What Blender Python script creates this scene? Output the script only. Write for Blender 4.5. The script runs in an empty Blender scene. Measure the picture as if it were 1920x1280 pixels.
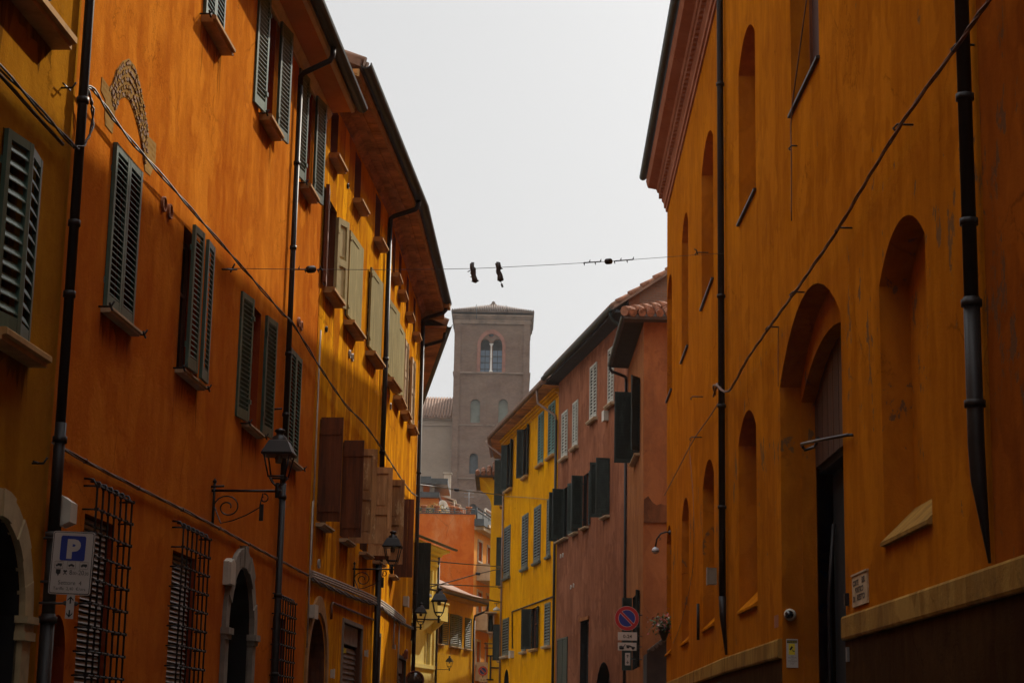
import bpy, bmesh, math, random
from mathutils import Vector, Matrix
random.seed(7)
C = bpy.context.scene.collection
R = math.radians
# ------------------------------------------------------------------ camera model (survey of the street)
F = 3500.0; PITCH = math.atan(740 / F); ROLL = R(1.1); EYE = 1.6
def ray(px, py):
    u = (px - 960) / F; v = (640 - py) / F
    c, s = math.cos(ROLL), math.sin(ROLL)
    x = c * u - s * v; y = s * u + c * v
    cp, sp = math.cos(PITCH), math.sin(PITCH)
    return Vector((x, cp - sp * y, sp + cp * y))
def at_y(px, py, y):
    r = ray(px, py); return Vector((r.x * y / r.y, y, r.z * y / r.y + EYE))

class W:
    """vertical plane: s along it, n out of it (towards the street), z up"""
    def __init__(self, P, ang, side):
        self.P = Vector((P[0], P[1])); self.ang = ang; a = R(ang)
        self.d = Vector((math.sin(a), math.cos(a)))
        self.n = Vector((math.cos(a), -math.sin(a))) * side
        self.side = side
    def pt(self, s, n, z):
        q = self.P + self.d * s + self.n * n
        return Vector((q.x, q.y, z))
    def xy(self, s, n=0): return self.P + self.d * s + self.n * n
    def hit(self, px, py, n=0):
        r = ray(px, py); r2 = Vector((r.x, r.y)); P = self.P + self.n * n
        t = self.n.dot(P) / self.n.dot(r2)
        return (r2 * t - P).dot(self.d), r.z * t + EYE
    def s(self, px, py, n=0): return self.hit(px, py, n)[0]
    def z(self, px, py, n=0): return self.hit(px, py, n)[1]
    def rect(self, x0, x1, yt, yb, n=0):
        ym = (yt + yb) / 2; xm = (x0 + x1) / 2
        a, b = self.s(x0, ym, n), self.s(x1, ym, n)
        return min(a, b), max(a, b), self.z(xm, yb, n), self.z(xm, yt, n)

# ------------------------------------------------------------------ things, parts
def thing(name, label, cat, loc, group=None, kind=None):
    o = bpy.data.objects.new(name, None); C.objects.link(o)
    o.empty_display_size = .2
    o.location = loc; o['label'] = label; o['category'] = cat
    if group: o['group'] = group
    if kind: o['kind'] = kind
    BASE[o.name] = Vector(loc)
    return o
BASE = {}
def base(o): return BASE.get(o.name, Vector(o.location))

class MB:
    def __init__(self): self.v = []; self.f = []; self.m = []; self.sm = []
    def face(self, pts, mi=0, smooth=False):
        k = len(self.v); self.v += [Vector(p) for p in pts]
        self.f.append(list(range(k, k + len(pts)))); self.m.append(mi); self.sm.append(smooth)
    def mesh(self, vs, fs, mi=0, smooth=False):
        k = len(self.v); self.v += [Vector(p) for p in vs]
        for f in fs:
            self.f.append([k + i for i in f]); self.m.append(mi); self.sm.append(smooth)
    def hexa(self, c, mi=0):
        """8 corners: bottom 0-3, top 4-7"""
        self.mesh(c, [(0,3,2,1),(4,5,6,7),(0,1,5,4),(1,2,6,5),(2,3,7,6),(3,0,4,7)], mi)
    def box(self, w, s0, s1, n0, n1, z0, z1, mi=0):
        self.hexa([w.pt(s0,n0,z0), w.pt(s1,n0,z0), w.pt(s1,n1,z0), w.pt(s0,n1,z0),
                   w.pt(s0,n0,z1), w.pt(s1,n0,z1), w.pt(s1,n1,z1), w.pt(s0,n1,z1)], mi)
    def prism(self, pts, vec, mi=0):
        """pts polygon (3d), extruded by vec"""
        n = len(pts); vec = Vector(vec)
        vs = [Vector(p) for p in pts] + [Vector(p) + vec for p in pts]
        fs = [tuple(range(n)), tuple(range(2*n-1, n-1, -1))]
        fs += [(i, (i+1) % n, n + (i+1) % n, n + i) for i in range(n)]
        self.mesh(vs, fs, mi)
    def tube(self, pts, r, seg=7, mi=0, cap=True, smooth=True):
        pts = [Vector(p) for p in pts]; rings = []
        rr = r if isinstance(r, (list, tuple)) else [r] * len(pts)
        up = None
        for i, p in enumerate(pts):
            t = (pts[min(i+1, len(pts)-1)] - pts[max(i-1, 0)])
            if t.length < 1e-9: t = Vector((0,0,1))
            t.normalize()
            if up is None:
                up = t.orthogonal().normalized()
            else:
                up = (up - t * up.dot(t))
                up = up.normalized() if up.length > 1e-6 else t.orthogonal().normalized()
            b = t.cross(up)
            rings.append([p + (up * math.cos(2*math.pi*k/seg) + b * math.sin(2*math.pi*k/seg)) * rr[i] for k in range(seg)])
        vs = [q for rg in rings for q in rg]; fs = []
        for i in range(len(pts) - 1):
            for k in range(seg):
                a = i*seg + k; b2 = i*seg + (k+1) % seg
                fs.append((a, b2, b2 + seg, a + seg))
        self.mesh(vs, fs, mi, smooth)
        if cap:
            self.face(rings[0], mi); self.face(rings[-1], mi)
    def lathe(self, c, prof, seg=12, mi=0, axis=(0,0,1), smooth=True):
        """prof [(r, h)] round axis through c"""
        ax = Vector(axis).normalized(); u = ax.orthogonal().normalized(); b = ax.cross(u); c = Vector(c)
        vs = []; fs = []
        for r, h in prof:
            for k in range(seg):
                a = 2*math.pi*k/seg
                vs.append(c + ax*h + (u*math.cos(a) + b*math.sin(a))*r)
        for i in range(len(prof)-1):
            for k in range(seg):
                a = i*seg+k; b2 = i*seg+(k+1) % seg
                fs.append((a, b2, b2+seg, a+seg))
        self.mesh(vs, fs, mi, smooth)
    def sweep(self, pts, nrm, prof, mi=0, caps=True, closed=True):
        """pts 2d polyline, nrm outward unit normals per SEGMENT, prof [(n,z)]"""
        rows = []
        for i, p in enumerate(pts):
            if i == 0: m = nrm[0].copy()
            elif i == len(pts)-1: m = nrm[-1].copy()
            else:
                m = (nrm[i-1] + nrm[i]); m.normalize(); m = m / max(.3, m.dot(nrm[i]))
            rows.append([Vector((p.x + m.x*a, p.y + m.y*a, z)) for a, z in prof])
        n = len(prof); vs = [q for r_ in rows for q in r_]; fs = []
        for i in range(len(rows)-1):
            for k in range(n if closed else n-1):
                a = i*n+k; b = i*n+(k+1) % n
                fs.append((a, b, b+n, a+n))
        if caps and closed:
            fs.append(tuple(range(n))); fs.append(tuple((len(rows)-1)*n + k for k in range(n-1, -1, -1)))
        self.mesh(vs, fs, mi)
    def text(self, w, body, s, n, z, size, depth=.004, mi=0, align='CENTER', sx=1.0, mirror=False, bold=0):
        cu = bpy.data.curves.new('t', 'FONT'); cu.body = body; cu.size = size; cu.align_x = align
        cu.extrude = 0; cu.resolution_u = 3; cu.offset = bold
        ob = bpy.data.objects.new('t', cu)
        me = bpy.data.meshes.new_from_object(ob)
        g = -1 if mirror else 1
        vs = [w.pt(s + v.co.x*sx*g, n, z + v.co.y) for v in me.vertices]
        fs = [tuple(p.vertices) for p in me.polygons]
        self.mesh(vs, fs, mi)
        bpy.data.objects.remove(ob); bpy.data.curves.remove(cu); bpy.data.meshes.remove(me)
    def build(self, name, mats, parent=None, recalc=True):
        me = bpy.data.meshes.new(name)
        root = parent
        while root is not None and root.parent is not None: root = root.parent
        off = base(root) if root is not None else Vector((0,0,0))
        if root is None and self.v:
            lo = Vector((min(v.x for v in self.v), min(v.y for v in self.v), min(v.z for v in self.v)))
            hi = Vector((max(v.x for v in self.v), max(v.y for v in self.v), 0))
            off = Vector(((lo.x+hi.x)/2, (lo.y+hi.y)/2, lo.z))
        me.from_pydata([tuple(v - off) for v in self.v], [], self.f)
        if not isinstance(mats, (list, tuple)): mats = [mats]
        for m in mats: me.materials.append(m)
        for p, mi, sm in zip(me.polygons, self.m, self.sm):
            p.material_index = mi; p.use_smooth = sm
        if recalc:
            bm = bmesh.new(); bm.from_mesh(me)
            bmesh.ops.remove_doubles(bm, verts=bm.verts, dist=1e-5)
            bmesh.ops.recalc_face_normals(bm, faces=bm.faces)
            bm.to_mesh(me); bm.free()
        o = bpy.data.objects.new(name, me); C.objects.link(o)
        if parent is not None: o.parent = parent
        else: o.location = off
        return o
def tag(o, label, cat, group=None, kind=None):
    if label: o['label'] = label
    if cat: o['category'] = cat
    if group: o['group'] = group
    if kind: o['kind'] = kind
    return o
def structure(o, label=None):
    o['kind'] = 'structure'
    if label: o['label'] = label
    return o

# ------------------------------------------------------------------ materials
def newmat(name):
    m = bpy.data.materials.new(name); m.use_nodes = True
    nt = m.node_tree; b = nt.nodes['Principled BSDF']
    return m, nt, b
def N(nt, t, **kw):
    n = nt.nodes.new(t)
    for k, v in kw.items():
        if k in n.inputs: n.inputs[k].default_value = v
        else: setattr(n, k, v)
    return n
def noise(nt, vec, scale, detail=4, rough=.55):
    n = N(nt, 'ShaderNodeTexNoise'); n.inputs['Scale'].default_value = scale
    n.inputs['Detail'].default_value = detail; n.inputs['Roughness'].default_value = rough
    nt.links.new(vec, n.inputs['Vector']); return n.outputs['Fac']
def mapping(nt, vec, scale=(1,1,1), loc=(0,0,0)):
    m = N(nt, 'ShaderNodeMapping'); m.inputs['Scale'].default_value = scale; m.inputs['Location'].default_value = loc
    nt.links.new(vec, m.inputs['Vector']); return m.outputs['Vector']
def ramp(nt, fac, stops):
    r = N(nt, 'ShaderNodeValToRGB'); e = r.color_ramp.elements
    while len(e) < len(stops): e.new(.5)
    for k, (p, c) in enumerate(stops):
        e[k].position = p; e[k].color = (*c, 1) if len(c) == 3 else c
    nt.links.new(fac, r.inputs['Fac']); return r.outputs['Color']
def mix(nt, fac, a, b, mode='MIX'):
    m = N(nt, 'ShaderNodeMix'); m.data_type = 'RGBA'; m.blend_type = mode
    for sock, val in ((m.inputs[0], fac), (m.inputs[6], a), (m.inputs[7], b)):
        if isinstance(val, (int, float)): sock.default_value = val
        elif isinstance(val, (tuple, list)): sock.default_value = (*val, 1)
        else: nt.links.new(val, sock)
    return m.outputs[2]
def bump(nt, bsdf, h, strength, dist=.02):
    b = N(nt, 'ShaderNodeBump'); b.inputs['Strength'].default_value = strength; b.inputs['Distance'].default_value = dist
    nt.links.new(h, b.inputs['Height']); nt.links.new(b.outputs['Normal'], bsdf.inputs['Normal'])
def mth(nt, op, a, b=None):
    m = N(nt, 'ShaderNodeMath', operation=op)
    for i, v in enumerate((a, b)):
        if v is None: continue
        if isinstance(v, (int, float)): m.inputs[i].default_value = v
        else: nt.links.new(v, m.inputs[i])
    return m.outputs[0]
def pos(nt): return N(nt, 'ShaderNodeNewGeometry').outputs['Position']

def plaster(name, c, dark, light, streak=.5, seed=0, drips=None, peel=None, dirt=None, patch=.35, low=None):
    m, nt, b = newmat(name); P = mapping(nt, pos(nt), loc=(seed*13.7, seed*7.1, seed*3.3))
    wob = N(nt, 'ShaderNodeTexNoise'); wob.inputs['Scale'].default_value = 1.7; wob.inputs['Detail'].default_value = 3; nt.links.new(P, wob.inputs['Vector'])
    wv = N(nt, 'ShaderNodeVectorMath', operation='SCALE'); wv.inputs['Scale'].default_value = .35; nt.links.new(wob.outputs['Color'], wv.inputs[0])
    wa = N(nt, 'ShaderNodeVectorMath', operation='ADD'); nt.links.new(P, wa.inputs[0]); nt.links.new(wv.outputs[0], wa.inputs[1]); P = wa.outputs[0]
    big = noise(nt, mapping(nt, P, (.4,.4,.35)), 1.0, 6, .65)
    col = mix(nt, ramp(nt, big, [(.34,(0,0,0)),(.66,(1,1,1))]), dark, light)
    col = mix(nt, .42, col, c)
    brush = noise(nt, mapping(nt, P, (4.2,4.2,1.5), (8,3,1)), 1.0, 6, .7)
    col = mix(nt, mth(nt,'MULTIPLY', ramp(nt, brush, [(.40,(0,0,0)),(.66,(1,1,1))]), .42), col, dark)
    brush2 = noise(nt, mapping(nt, P, (3.0,3.0,1.3), (2,7,5)), 1.0, 6, .7)
    col = mix(nt, mth(nt,'MULTIPLY', ramp(nt, brush2, [(.48,(0,0,0)),(.72,(1,1,1))]), .5), col, light)
    st = noise(nt, mapping(nt, P, (2.6,2.6,.4)), 1.0, 6, .65)
    col = mix(nt, mth(nt,'MULTIPLY', ramp(nt, st, [(.42,(0,0,0)),(.72,(1,1,1))]), streak), col, dark)
    st2 = noise(nt, mapping(nt, P, (3.4,3.4,.8), (5,2,9)), 1.0, 5, .6)
    col = mix(nt, mth(nt,'MULTIPLY', ramp(nt, st2, [(.5,(0,0,0)),(.74,(1,1,1))]), streak*.8), col, light)
    blot = noise(nt, mapping(nt, P, (5.,5.,3.)), 1.0, 4, .7)
    col = mix(nt, mth(nt,'MULTIPLY', ramp(nt, blot, [(.45,(0,0,0)),(.75,(1,1,1))]), .22), col, dark)
    if drips:
        dn = noise(nt, mapping(nt, P, (1.5,1.5,.13), (1,4,2)), 1.0, 4, .55)
        col = mix(nt, mth(nt,'MULTIPLY', ramp(nt, dn, [(.56,(0,0,0)),(.60,(1,1,1))]), .75), col, drips)
    # repaired patches with their own edge, faint hairline cracks
    pa = noise(nt, mapping(nt, P, (.75,.75,.55), (11,4,6)), 1.0, 3, .5)
    col = mix(nt, mth(nt,'MULTIPLY', ramp(nt, pa, [(.585,(0,0,0)),(.60,(1,1,1))]), patch), col, light)
    pb = noise(nt, mapping(nt, P, (.6,.6,.8), (3,14,2)), 1.0, 4, .6)
    col = mix(nt, mth(nt,'MULTIPLY', ramp(nt, pb, [(.60,(0,0,0)),(.625,(1,1,1))]), patch*1.1), col, dark)
    vo = N(nt, 'ShaderNodeTexVoronoi', feature='DISTANCE_TO_EDGE'); vo.inputs['Scale'].default_value = .55
    vd = noise(nt, P, 2.2, 5, .7); vv = N(nt, 'ShaderNodeVectorMath', operation='ADD'); nt.links.new(P, vv.inputs[0]); nt.links.new(vd, vv.inputs[1]); nt.links.new(vv.outputs[0], vo.inputs['Vector'])
    cm = ramp(nt, noise(nt, P, .5, 2), [(.5,(0,0,0)),(.58,(1,1,1))])
    ck = mth(nt, 'MULTIPLY', ramp(nt, vo.outputs['Distance'], [(0,(1,1,1)),(.012,(0,0,0))]), cm)
    col = mix(nt, mth(nt,'MULTIPLY', ck, .55), col, tuple(x*.45 for x in dark))
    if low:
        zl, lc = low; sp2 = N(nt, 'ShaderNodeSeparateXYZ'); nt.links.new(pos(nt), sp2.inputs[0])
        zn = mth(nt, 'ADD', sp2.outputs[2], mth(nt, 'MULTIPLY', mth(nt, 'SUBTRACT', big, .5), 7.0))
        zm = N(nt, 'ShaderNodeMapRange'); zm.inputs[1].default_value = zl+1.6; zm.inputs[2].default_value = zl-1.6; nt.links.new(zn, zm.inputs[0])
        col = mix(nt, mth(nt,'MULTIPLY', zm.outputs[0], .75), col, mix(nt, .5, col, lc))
    h = noise(nt, P, 28.0, 6, .65)
    if peel:
        z0, z1, pc, thr = peel
        sep = N(nt, 'ShaderNodeSeparateXYZ'); nt.links.new(pos(nt), sep.inputs[0])
        pn = noise(nt, mapping(nt, P, (2.6,2.6,1.5), (3,1,7)), 1.0, 7, .72)
        zz = N(nt, 'ShaderNodeMapRange'); zz.inputs[1].default_value = z0; zz.inputs[2].default_value = (z0+z1)/2
        nt.links.new(sep.outputs[2], zz.inputs[0])
        zy = N(nt, 'ShaderNodeMapRange'); zy.inputs[1].default_value = z1; zy.inputs[2].default_value = (z0+z1)/2
        nt.links.new(sep.outputs[2], zy.inputs[0])
        band = mth(nt, 'MULTIPLY', zz.outputs[0], zy.outputs[0])
        k = mth(nt, 'ADD', pn, mth(nt, 'MULTIPLY', band, .10))
        pk = ramp(nt, k, [(thr,(0,0,0)),(thr+.015,(1,1,1))])
        col = mix(nt, pk, col, pc)
        h = mth(nt, 'SUBTRACT', h, mth(nt, 'MULTIPLY', pk, 1.6))
    if dirt:
        dc, amt = dirt
        dn = noise(nt, mapping(nt, P, (1.1,1.1,.5), (9,9,1)), 1.0, 6, .7)
        col = mix(nt, mth(nt,'MULTIPLY', ramp(nt, dn, [(.5,(0,0,0)),(.7,(1,1,1))]), amt), col, dc)
    nt.links.new(col, b.inputs['Base Color'])
    b.inputs['Roughness'].default_value = .92
    b.inputs['Specular IOR Level'].default_value = 0.0
    hh = mth(nt, 'ADD', mth(nt,'MULTIPLY',h,.5), mth(nt,'MULTIPLY', noise(nt, P, 3.0, 5, .6), 1.0))
    bump(nt, b, hh, .55, .022)
    return m
def simple(name, c, rough=.6, metal=0.0, var=.25, scale=6.0, bmp=.15, spec=.4, stretch=(1,1,1), each=0.0):
    m, nt, b = newmat(name); P = mapping(nt, pos(nt), stretch)
    n = noise(nt, P, scale, 5, .65)
    c2 = tuple(x*(1-var) for x in c); c3 = tuple(min(1, x*(1+var*.7)) for x in c)
    col = ramp(nt, n, [(.3,c2),(.5,c),(.72,c3)])
    if each:                                # every leaf has weathered a little differently
        oi = N(nt, 'ShaderNodeObjectInfo'); hv = N(nt, 'ShaderNodeHueSaturation'); nt.links.new(col, hv.inputs['Color'])
        nt.links.new(mth(nt, 'ADD', mth(nt, 'MULTIPLY', oi.outputs['Random'], each*2), 1-each), hv.inputs['Value'])
        fade = noise(nt, mapping(nt, P, (7,7,1.2)), 1.0, 5, .7)
        col = mix(nt, mth(nt,'MULTIPLY', ramp(nt, fade, [(.52,(0,0,0)),(.68,(1,1,1))]), .45), hv.outputs[0], tuple(min(1, x*1.9+.03) for x in c))
    nt.links.new(col, b.inputs['Base Color'])
    b.inputs['Roughness'].default_value = rough; b.inputs['Metallic'].default_value = metal
    b.inputs['Specular IOR Level'].default_value = spec
    if bmp: bump(nt, b, noise(nt, P, scale*5, 4), bmp, .01)
    return m
def brick(name, c1, c2, mortar, scale=1.0, bw=.26, bh=.075, var=.35):
    m, nt, b = newmat(name)
    sep = N(nt, 'ShaderNodeSeparateXYZ'); nt.links.new(pos(nt), sep.inputs[0])
    cb = N(nt, 'ShaderNodeCombineXYZ')
    nt.links.new(mth(nt,'ADD', sep.outputs[0], sep.outputs[1]), cb.inputs[0]); nt.links.new(sep.outputs[2], cb.inputs[1])
    t = N(nt, 'ShaderNodeTexBrick'); t.inputs['Scale'].default_value = scale
    t.inputs['Color1'].default_value = (*c1,1); t.inputs['Color2'].default_value = (*c2,1); t.inputs['Mortar'].default_value = (*mortar,1)
    t.inputs['Brick Width'].default_value = bw; t.inputs['Row Height'].default_value = bh; t.inputs['Mortar Size'].default_value = .012
    nt.links.new(cb.outputs[0], t.inputs['Vector'])
    n = noise(nt, mapping(nt, pos(nt), (.5,.5,.8)), 1.0, 6, .7)
    col = mix(nt, mth(nt,'MULTIPLY', ramp(nt, n, [(.35,(0,0,0)),(.7,(1,1,1))]), var), t.outputs['Color'], tuple(x*.45 for x in c1))
    n2 = noise(nt, mapping(nt, pos(nt), (.18,.18,.5), (4,4,4)), 1.0, 5, .6)
    col = mix(nt, mth(nt,'MULTIPLY', ramp(nt, n2, [(.45,(0,0,0)),(.7,(1,1,1))]), .35), col, mortar)
    nt.links.new(col, b.inputs['Base Color']); b.inputs['Roughness'].default_value = .95; b.inputs['Specular IOR Level'].default_value = 0.0
    bump(nt, b, t.outputs['Fac'], -.5, .02)
    return m
def wood(name, c, dark, rough=.75, axis=(9,9,.6), seed=0, bare=None):
    m, nt, b = newmat(name); P = mapping(nt, pos(nt), loc=(seed*3.1, seed, seed*.7))
    g = noise(nt, mapping(nt, P, axis), 1.0, 7, .7)
    k = noise(nt, P, 5.0, 4, .6)
    col = mix(nt, ramp(nt, g, [(.35,(0,0,0)),(.65,(1,1,1))]), dark, c)
    col = mix(nt, mth(nt,'MULTIPLY', ramp(nt, k, [(.5,(0,0,0)),(.75,(1,1,1))]), .5), col, dark)
    if bare:
        bn = noise(nt, mapping(nt, P, (6,6,2.5)), 1.0, 5, .7)
        col = mix(nt, ramp(nt, bn, [(.56,(0,0,0)),(.62,(1,1,1))]), col, bare)
    nt.links.new(col, b.inputs['Base Color']); b.inputs['Roughness'].default_value = rough; b.inputs['Specular IOR Level'].default_value = .25
    bump(nt, b, g, .3, .01)
    return m
def glassy(name, c=(.015,.018,.02), rough=.12):
    m, nt, b = newmat(name); P = pos(nt)
    nt.links.new(ramp(nt, noise(nt, P, 1.2, 3), [(.3, tuple(x*.6 for x in c)), (.7, tuple(min(1,x*1.5) for x in c))]), b.inputs['Base Color'])
    b.inputs['Roughness'].default_value = rough; b.inputs['Specular IOR Level'].default_value = .6
    bump(nt, b, noise(nt, P, 2.0, 2), .05, .02)
    return m

M = {}
M['L0'] = plaster('ochre_brown_plaster', (.37,.155,.012), (.24,.09,.008), (.46,.205,.016), .55, 1)
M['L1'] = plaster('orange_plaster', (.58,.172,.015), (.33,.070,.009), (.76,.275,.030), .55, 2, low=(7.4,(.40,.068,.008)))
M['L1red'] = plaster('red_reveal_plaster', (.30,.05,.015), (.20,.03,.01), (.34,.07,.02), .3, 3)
M['L2'] = plaster('yellow_ochre_plaster', (.62,.245,.010), (.36,.095,.010), (.78,.37,.012), .85, 4, drips=(.9,.42,.015))
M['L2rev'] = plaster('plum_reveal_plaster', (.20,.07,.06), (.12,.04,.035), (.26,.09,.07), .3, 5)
M['L3'] = plaster('tan_plaster', (.45,.22,.06), (.32,.14,.03), (.5,.26,.08), .4, 6)
M['church'] = plaster('deep_orange_plaster', (.43,.135,.006), (.25,.070,.004), (.52,.178,.010), .7, 7, peel=(3.9,8.0,(.17,.085,.035),.665))
M['churchend'] = plaster('rust_orange_plaster', (.27,.066,.006), (.15,.035,.004), (.32,.088,.009), .6, 8, peel=(2.5,9.0,(.13,.06,.028),.67))
M['base_dark'] = plaster('dark_base_plaster', (.05,.022,.009), (.03,.013,.006), (.08,.04,.014), .6, 9)
M['belt'] = plaster('ochre_stone', (.33,.18,.045), (.19,.095,.025), (.42,.25,.07), .9, 10, patch=.6, dirt=((.12,.07,.03),.7))
M['YB'] = plaster('bright_yellow_plaster', (.68,.305,.003), (.46,.175,.003), (.76,.37,.006), .75, 11)
M['Y2'] = plaster('lemon_plaster', (.82,.46,.010), (.62,.32,.008), (.86,.52,.025), .5, 12)
M['BA'] = plaster('rose_brown_plaster', (.27,.105,.055), (.14,.052,.029), (.35,.145,.08), .75, 13)
M['BB'] = plaster('warm_brown_plaster', (.32,.128,.05), (.19,.07,.03), (.38,.16,.065), .5, 14, dirt=((.10,.05,.03),.4))
M['C1'] = plaster('cream_plaster', (.82,.70,.26), (.70,.56,.17), (.86,.76,.34), .3, 15)
M['Y1'] = plaster('mustard_plaster', (.60,.34,.02), (.42,.22,.015), (.66,.40,.04), .4, 16)
M['O1'] = plaster('red_orange_plaster', (.56,.125,.015), (.42,.085,.012), (.60,.17,.03), .5, 17, dirt=((.6,.33,.16),.45))
M['O1r'] = plaster('apricot_plaster', (.66,.30,.08), (.52,.2,.05), (.7,.36,.11), .3, 18)
M['nave'] = brick('nave_brick', (.30,.225,.165), (.26,.19,.14), (.30,.24,.18), var=.35)
M['tower'] = brick('tower_brick', (.22,.125,.085), (.13,.075,.055), (.21,.16,.12), var=.75)
M['towerred'] = simple('red_terracotta', (.24,.105,.072), .9, 0, .35, 1.5)
M['towertrim'] = simple('weathered_cornice', (.20,.14,.10), .9, 0, .45, .8)
M['oldbrick'] = brick('old_gable_brick', (.30,.13,.075), (.20,.085,.05), (.22,.17,.13), bw=.27, bh=.085, var=.6)
M['relic'] = brick('exposed_brick', (.50,.28,.09), (.32,.17,.055), (.40,.26,.10), bw=.16, bh=.055, var=.6)
M['shutter'] = simple('green_grey_shutter_paint', (.048,.098,.072), .42, 0, .25, 4, .1, .5, each=.3)
M['shutdark'] = simple('dark_green_shutter_paint', (.020,.029,.023), .55, 0, .3, 4, .1, .3, each=.3)
M['shutteal'] = simple('teal_green_shutter_paint', (.05,.135,.105), .5, 0, .25, 4, .1, .4, each=.25)
M['shutgrey'] = simple('grey_shutter_paint', (.40,.39,.32), .55, 0, .25, 4, .1, .4)
M['shutblue'] = simple('blue_grey_shutter_paint', (.07,.092,.088), .5, 0, .3, 4, .1, .4, each=.3)
M['olive'] = simple('olive_panel_paint', (.25,.205,.075), .8, 0, .12, 2, .08, .05, each=.12)
M['cream'] = simple('cream_shutter_paint', (.52,.44,.22), .75, 0, .2, 6, .1, .08)
M['brownw'] = wood('red_brown_boards', (.20,.062,.02), (.07,.024,.010), seed=1)
M['panelw'] = wood('weathered_panel_wood', (.58,.29,.11), (.28,.125,.05), seed=2, bare=(.66,.42,.2))
M['paleflake'] = wood('flaking_cream_wood', (.55,.42,.22), (.3,.17,.07), seed=3, bare=(.22,.11,.04))
M['soffit'] = wood('brown_soffit_boards', (.66,.29,.075), (.20,.08,.025), axis=(.9,1.8,4), seed=4)
M['soffitL1'] = plaster('orange_soffit_plaster', (.66,.27,.05), (.52,.19,.035), (.72,.32,.07), .2, 19)
M['creamtrim'] = simple('cream_cornice_paint', (.58,.45,.22), .7, 0, .2, 3)
M['pipe'] = simple('black_brown_pipe', (.016,.012,.011), .5, 0, .3, 6, .1, .25)
M['pipegrey'] = simple('grey_cast_iron', (.05,.046,.042), .55, .1, .3, 6, .1, .3)
M['gutter'] = simple('dark_green_gutter', (.012,.021,.018), .5, 0, .3, 3, .1, .3)
M['copper'] = simple('copper_gutter', (.17,.09,.055), .5, .3, .3, 3, .1, .5)
M['stone'] = simple('pale_sandstone', (.42,.30,.18), .9, 0, .3, 5, .15, .1)
M['greystone'] = simple('grey_stone', (.20,.165,.125), .85, 0, .3, 5)
M['sillbrown'] = simple('tan_sill_stone', (.42,.24,.09), .9, 0, .3, 5, .15, .1)
M['iron'] = simple('black_iron', (.012,.011,.011), .45, .3, .3, 8, .1, .5)
M['cable'] = simple('brown_black_cable', (.035,.025,.02), .6, 0, .4, 9, .1, .4)
M['cablered'] = simple('painted_rust_cable', (.13,.055,.025), .6, 0, .5, 9, .1, .4)
M['whitecable'] = simple('dirty_white_cable', (.42,.37,.31), .55, 0, .3, 7, .1, .4)
M['dark'] = simple('dark_interior', (.008,.007,.006), .9, 0, .3, 3)
M['darkred'] = simple('dark_red_door', (.05,.016,.009), .7, 0, .4, 3)
M['doorwood'] = wood('dark_plank_door', (.10,.042,.018), (.035,.015,.008), axis=(14,14,.3), seed=5)
M['glass'] = glassy('dark_window_glass')
M['lampglass'] = glassy('lamp_glass', (.10,.08,.055), .15)
M['blind'] = simple('pale_roller_blind', (.36,.33,.31), .6, 0, .15, 5)
M['metalgrey'] = simple('grey_roller_shutter', (.16,.15,.14), .5, .3, .3, 4, .1, .5)
M['signboard'] = simple('grey_signboard', (.27,.25,.22), .6, 0, .4, 5)
M['tile'] = simple('terracotta_tile', (.27,.12,.065), .9, 0, .7, 9)
M['tileold'] = simple('old_roof_tile', (.22,.125,.08), .9, 0, .5, 3)
M['tiledark'] = simple('dark_roof_tile', (.075,.055,.045), .9, 0, .4, 3)
M['white'] = simple('dirty_white_plastic', (.48,.44,.36), .5, 0, .12, 7, .05)
M['signwhite'] = simple('sign_white', (.42,.37,.33), .5, 0, .08, 5, .03)
M['signblue'] = simple('sign_blue', (.008,.022,.20), .5, 0, .1, 5, .03)
M['signred'] = simple('sign_red', (.34,.012,.016), .5, 0, .1, 5, .03)
M['signblack'] = simple('sign_black', (.012,.012,.012), .6, 0, .1, 5, .03)
M['signyellow'] = simple('sign_yellow', (.62,.47,.02), .5, 0, .1, 5, .03)
M['signback'] = simple('sign_grey_metal', (.2,.2,.2), .5, .5, .2, 5, .03)
M['terra'] = simple('terracotta_pipe', (.36,.13,.05), .8, 0, .3, 9)
M['column'] = simple('white_marble', (.62,.58,.52), .6, 0, .2, 2)
M['ground'] = simple('stone_paving', (.07,.062,.055), .9, 0, .4, 1.5)
M['asphalt'] = simple('asphalt', (.05,.048,.045), .9, 0, .3, 8)
M['towertile'] = simple('dark_tower_tile', (.13,.09,.068), .9, 0, .5, 2)
M['concrete'] = simple('beige_concrete', (.40,.31,.21), .85, 0, .2, 3)
M['slate'] = simple('dark_slab_edge', (.05,.06,.065), .6, 0, .3, 2)
M['leaf'] = simple('leaf_green', (.035,.07,.018), .7, 0, .5, 9, .1)
M['leafy'] = simple('yellow_leaf', (.32,.22,.04), .7, 0, .4, 9, .1)
M['petal'] = simple('pink_petal', (.42,.10,.12), .7, 0, .6, 20, .1)
M['awning'] = simple('beige_awning', (.5,.44,.34), .8, 0, .15, 2)
def stain(name, c, a):
    m, nt, b = newmat(name); P = pos(nt)
    n = noise(nt, mapping(nt, P, (9,9,1.2)), 1.0, 5, .65)
    b.inputs['Base Color'].default_value = (*c, 1); b.inputs['Roughness'].default_value = 1; b.inputs['Specular IOR Level'].default_value = 0
    nt.links.new(mth(nt, 'MULTIPLY', ramp(nt, n, [(.3,(0,0,0)),(.65,(1,1,1))]), a), b.inputs['Alpha'])
    return m
M['stain'] = stain('rain_stain', (.05,.022,.010), .55)
M['mirror'] = simple('dark_mirror', (.03,.02,.015), .12, 0, .3, 2, .02, .7)
M['mirrorrim'] = simple('red_brown_rim', (.16,.035,.012), .45, 0, .3, 4)
SKY, SUN, HAZE, EXPO, SKLO, SKHI = 0.15, 5.5, 0.00023, -0.26, .455, 1.8
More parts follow.
